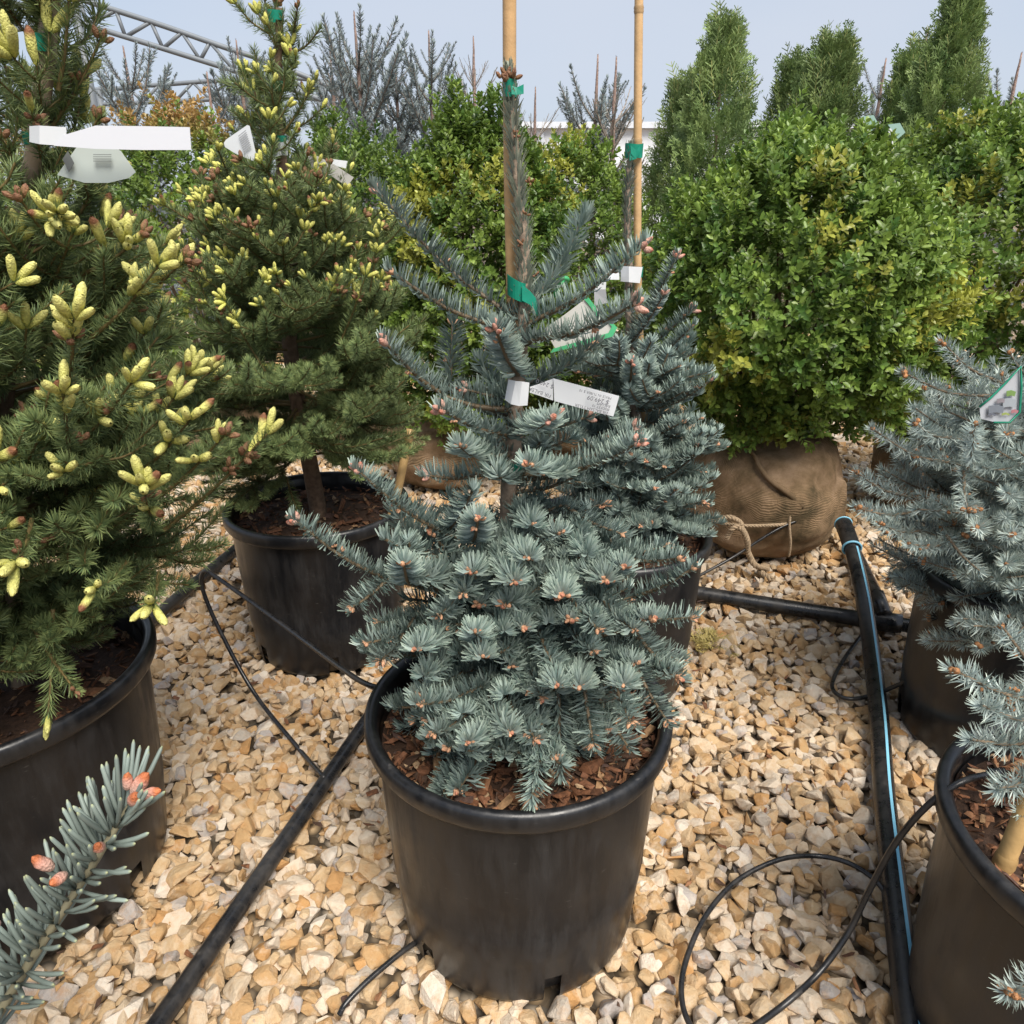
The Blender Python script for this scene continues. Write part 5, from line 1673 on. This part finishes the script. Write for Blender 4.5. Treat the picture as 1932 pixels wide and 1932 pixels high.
pipe_obj('drip_tube', [G(1270, 1125, .03), G(1310, 1092, .03), D(1380, 1053, 2.02), D(1470, 997, 2.05), D(1530, 976, 2.08), D(1575, 972, 2.2)], .0045, 'black drip tube arching in front of the burlap ball', 'tube', 'black drip tubes', 8, 8)
pipe_obj('drip_tube', [G(612, 1468, .036), D(560, 1408, 1.26), D(480, 1308, 1.38), D(415, 1190, 1.44), D(382, 1110, 1.46), D(386, 1078, 1.455), D(410, 1090, 1.44), D(480, 1140, 1.37), D(570, 1206, 1.25), D(640, 1258, 1.10), D(690, 1290, 1.0), D(740, 1303, .96), D(800, 1308, .93)], .0048, 'black drip tube stretched past the left rear pot into the central pot', 'tube', 'black drip tubes', 8, 8)
pipe_obj('drip_tube', [G(790, 1775, .014), G(760, 1795, .02), G(700, 1845, .02), G(655, 1890, .014), G(640, 1915, .004)], .0042, 'short black tube end poking out under the central pot', 'tube', 'black drip tubes', 8, 8)

# dried yellow sprig on the gravel
yp = G(1340, 1212, .012)
pcs = []
for i in range(16):
    V, T, C = FANS[i % 6]
    a = gV.uniform(0, 6.28)
    d = Vector((math.cos(a), math.sin(a), gV.uniform(.05, .6))).normalized()
    u = Vector((-d.y, d.x, gV.normal(0, .3))).normalized()
    u = (u - d * u.dot(d)).normalized()
    Fm = np.stack([u, d.cross(u), d], -1) * gV.uniform(.35, .65)
    pcs.append((V @ Fm.T + np.array([yp.x + gV.normal(0, .018), yp.y + gV.normal(0, .015), .012]), T, C * np.array([.42, .34, .12])))
o = ob('dry_sprig', mk_mesh('dry_sprig', pcs, M['needle']))
tag(o, 'dried yellow conifer sprig lying on the gravel behind the central pot', 'sprig')

# bark scraps blown onto the gravel
pcs = []
for i in range(420):
    y = gV.uniform(.7, 2.4)
    x = gV.uniform(-1, 1) * (y * cP + CAM_H * sP) * .69
    if any(math.hypot(x - q[0], y - q[1]) < q[3] for q in POTS.values()):
        continue
    V, T = CHIPS[i % 10]
    s = gV.uniform(.010, .03)
    m = frame((x, y, gV.uniform(.004, .013)), gV.normal(size=3) * np.array([1, 1, .25]), (gV.normal(0, .3), gV.normal(0, .3), 1), s)
    pcs.append((V @ np.array(m)[:3, :3].T + np.array(m)[:3, 3], T, CHIPCOL[int(gV.integers(0, 8))] * 1.1))
ob('bark_scraps', mk_mesh('bark_scraps', pcs, M['chip'], False), ground, None, 'stuff')['label'] = 'dark bark scraps scattered between the stones'

# ------------------------------------------------------------------ greenhouse frame and the white wall far behind
STEEL = (.17, .19, .21)
def truss(label, top, bot, Y, n, r=.032, post=None):
    """two chords and zigzag web between pixel polylines at distance Y"""
    T_ = smooth_path([D(x, y, Y) for x, y in top], 12)
    B_ = smooth_path([D(x, y, Y) for x, y in bot], 12)
    root = root_at('roof_truss', tuple(T_[0]), label, 'truss', 'steel roof trusses')
    part('chord', mk_mesh('chord', tube(T_, r, 8, STEEL), M['metal']), root)
    part('chord', mk_mesh('chord', tube(B_, r, 8, STEEL), M['metal']), root)
    def pt(Q, f):
        i = f * (len(Q) - 1)
        a = int(min(i, len(Q) - 2))
        return Q[a] * (1 - (i - a)) + Q[a + 1] * (i - a)
    for k in range(n):
        f0, f1, f2 = k / n, (k + .5) / n, (k + 1) / n
        part('web_strut', mk_mesh('web_strut', tube(np.array([pt(T_, f0), pt(B_, f1)]), r * .72, 6, STEEL), M['metal']), root)
        part('web_strut', mk_mesh('web_strut', tube(np.array([pt(B_, f1), pt(T_, f2)]), r * .72, 6, STEEL), M['metal']), root)
    if post:
        for (x, y) in post:
            p = D(x, y, Y)
            part('post', mk_mesh('post', tube(np.array([(p.x, p.y, GZ), tuple(p)]), r * 1.7, 8, np.array(STEEL) * .8), M['metal']), root)
    return root
truss('upper steel truss sloping from the top left behind the spruces', [(150, -2), (300, 46), (420, 88), (510, 118), (640, 170)], [(128, 36), (290, 86), (443, 134), (560, 172), (640, 200)], 14.0, 9, .042, post=[(133, -30)])
truss('short steel truss at the top left corner', [(-160, -50), (0, -2), (57, 15), (128, 34)], [(-160, 70), (0, 58), (52, 52), (128, 40)], 14.05, 5, .042, post=[(-150, -50)])
truss('lower steel truss bending across behind the left spruces', [(-60, 128), (50, 142), (170, 168), (300, 160), (450, 150), (585, 150), (700, 182)], [(-60, 160), (50, 178), (170, 196), (300, 192), (450, 186), (585, 186), (700, 215)], 19.0, 14, .046, post=[(185, 170), (600, 152)])
wl = D(985, 243, 26)
wr_ = D(1420, 243, 26)
pcs = []
wall = root_at('greenhouse', (wl.x, 26, 0), 'long white greenhouse wall far behind the second cane', 'building')
def boxp(a, b2, col):
    a, b2 = np.array(a, float), np.array(b2, float)
    V = np.array([[a[0], a[1], a[2]], [b2[0], a[1], a[2]], [b2[0], b2[1], a[2]], [a[0], b2[1], a[2]], [a[0], a[1], b2[2]], [b2[0], a[1], b2[2]], [b2[0], b2[1], b2[2]], [a[0], b2[1], b2[2]]])
    T = np.array([[0, 2, 1], [0, 3, 2], [4, 5, 6], [4, 6, 7], [0, 1, 5], [0, 5, 4], [1, 2, 6], [1, 6, 5], [2, 3, 7], [2, 7, 6], [3, 0, 4], [3, 4, 7]])
    return V, T, np.array(col)
part('wall', mk_mesh('wall', boxp((wl.x, 26, GZ), (wr_.x + 6, 32, wl.z), (.72, .74, .77)), M['metal'], False), wall)
part('roof', mk_mesh('roof', boxp((wl.x - .2, 25.8, wl.z + .004), (wr_.x + 6.2, 32.2, wl.z + .18), (.62, .65, .70)), M['metal'], False), wall)
for i in range(9):
    x = wl.x + .6 + i * 1.5
    part('rib', mk_mesh('rib', boxp((x, 25.93, GZ), (x + .08, 25.998, wl.z), (.55, .58, .62)), M['metal'], False), wall)

tris = sum(len(me.polygons) for me in bpy.data.meshes)
print('TRIS', tris, 'objects', len(bpy.data.objects))
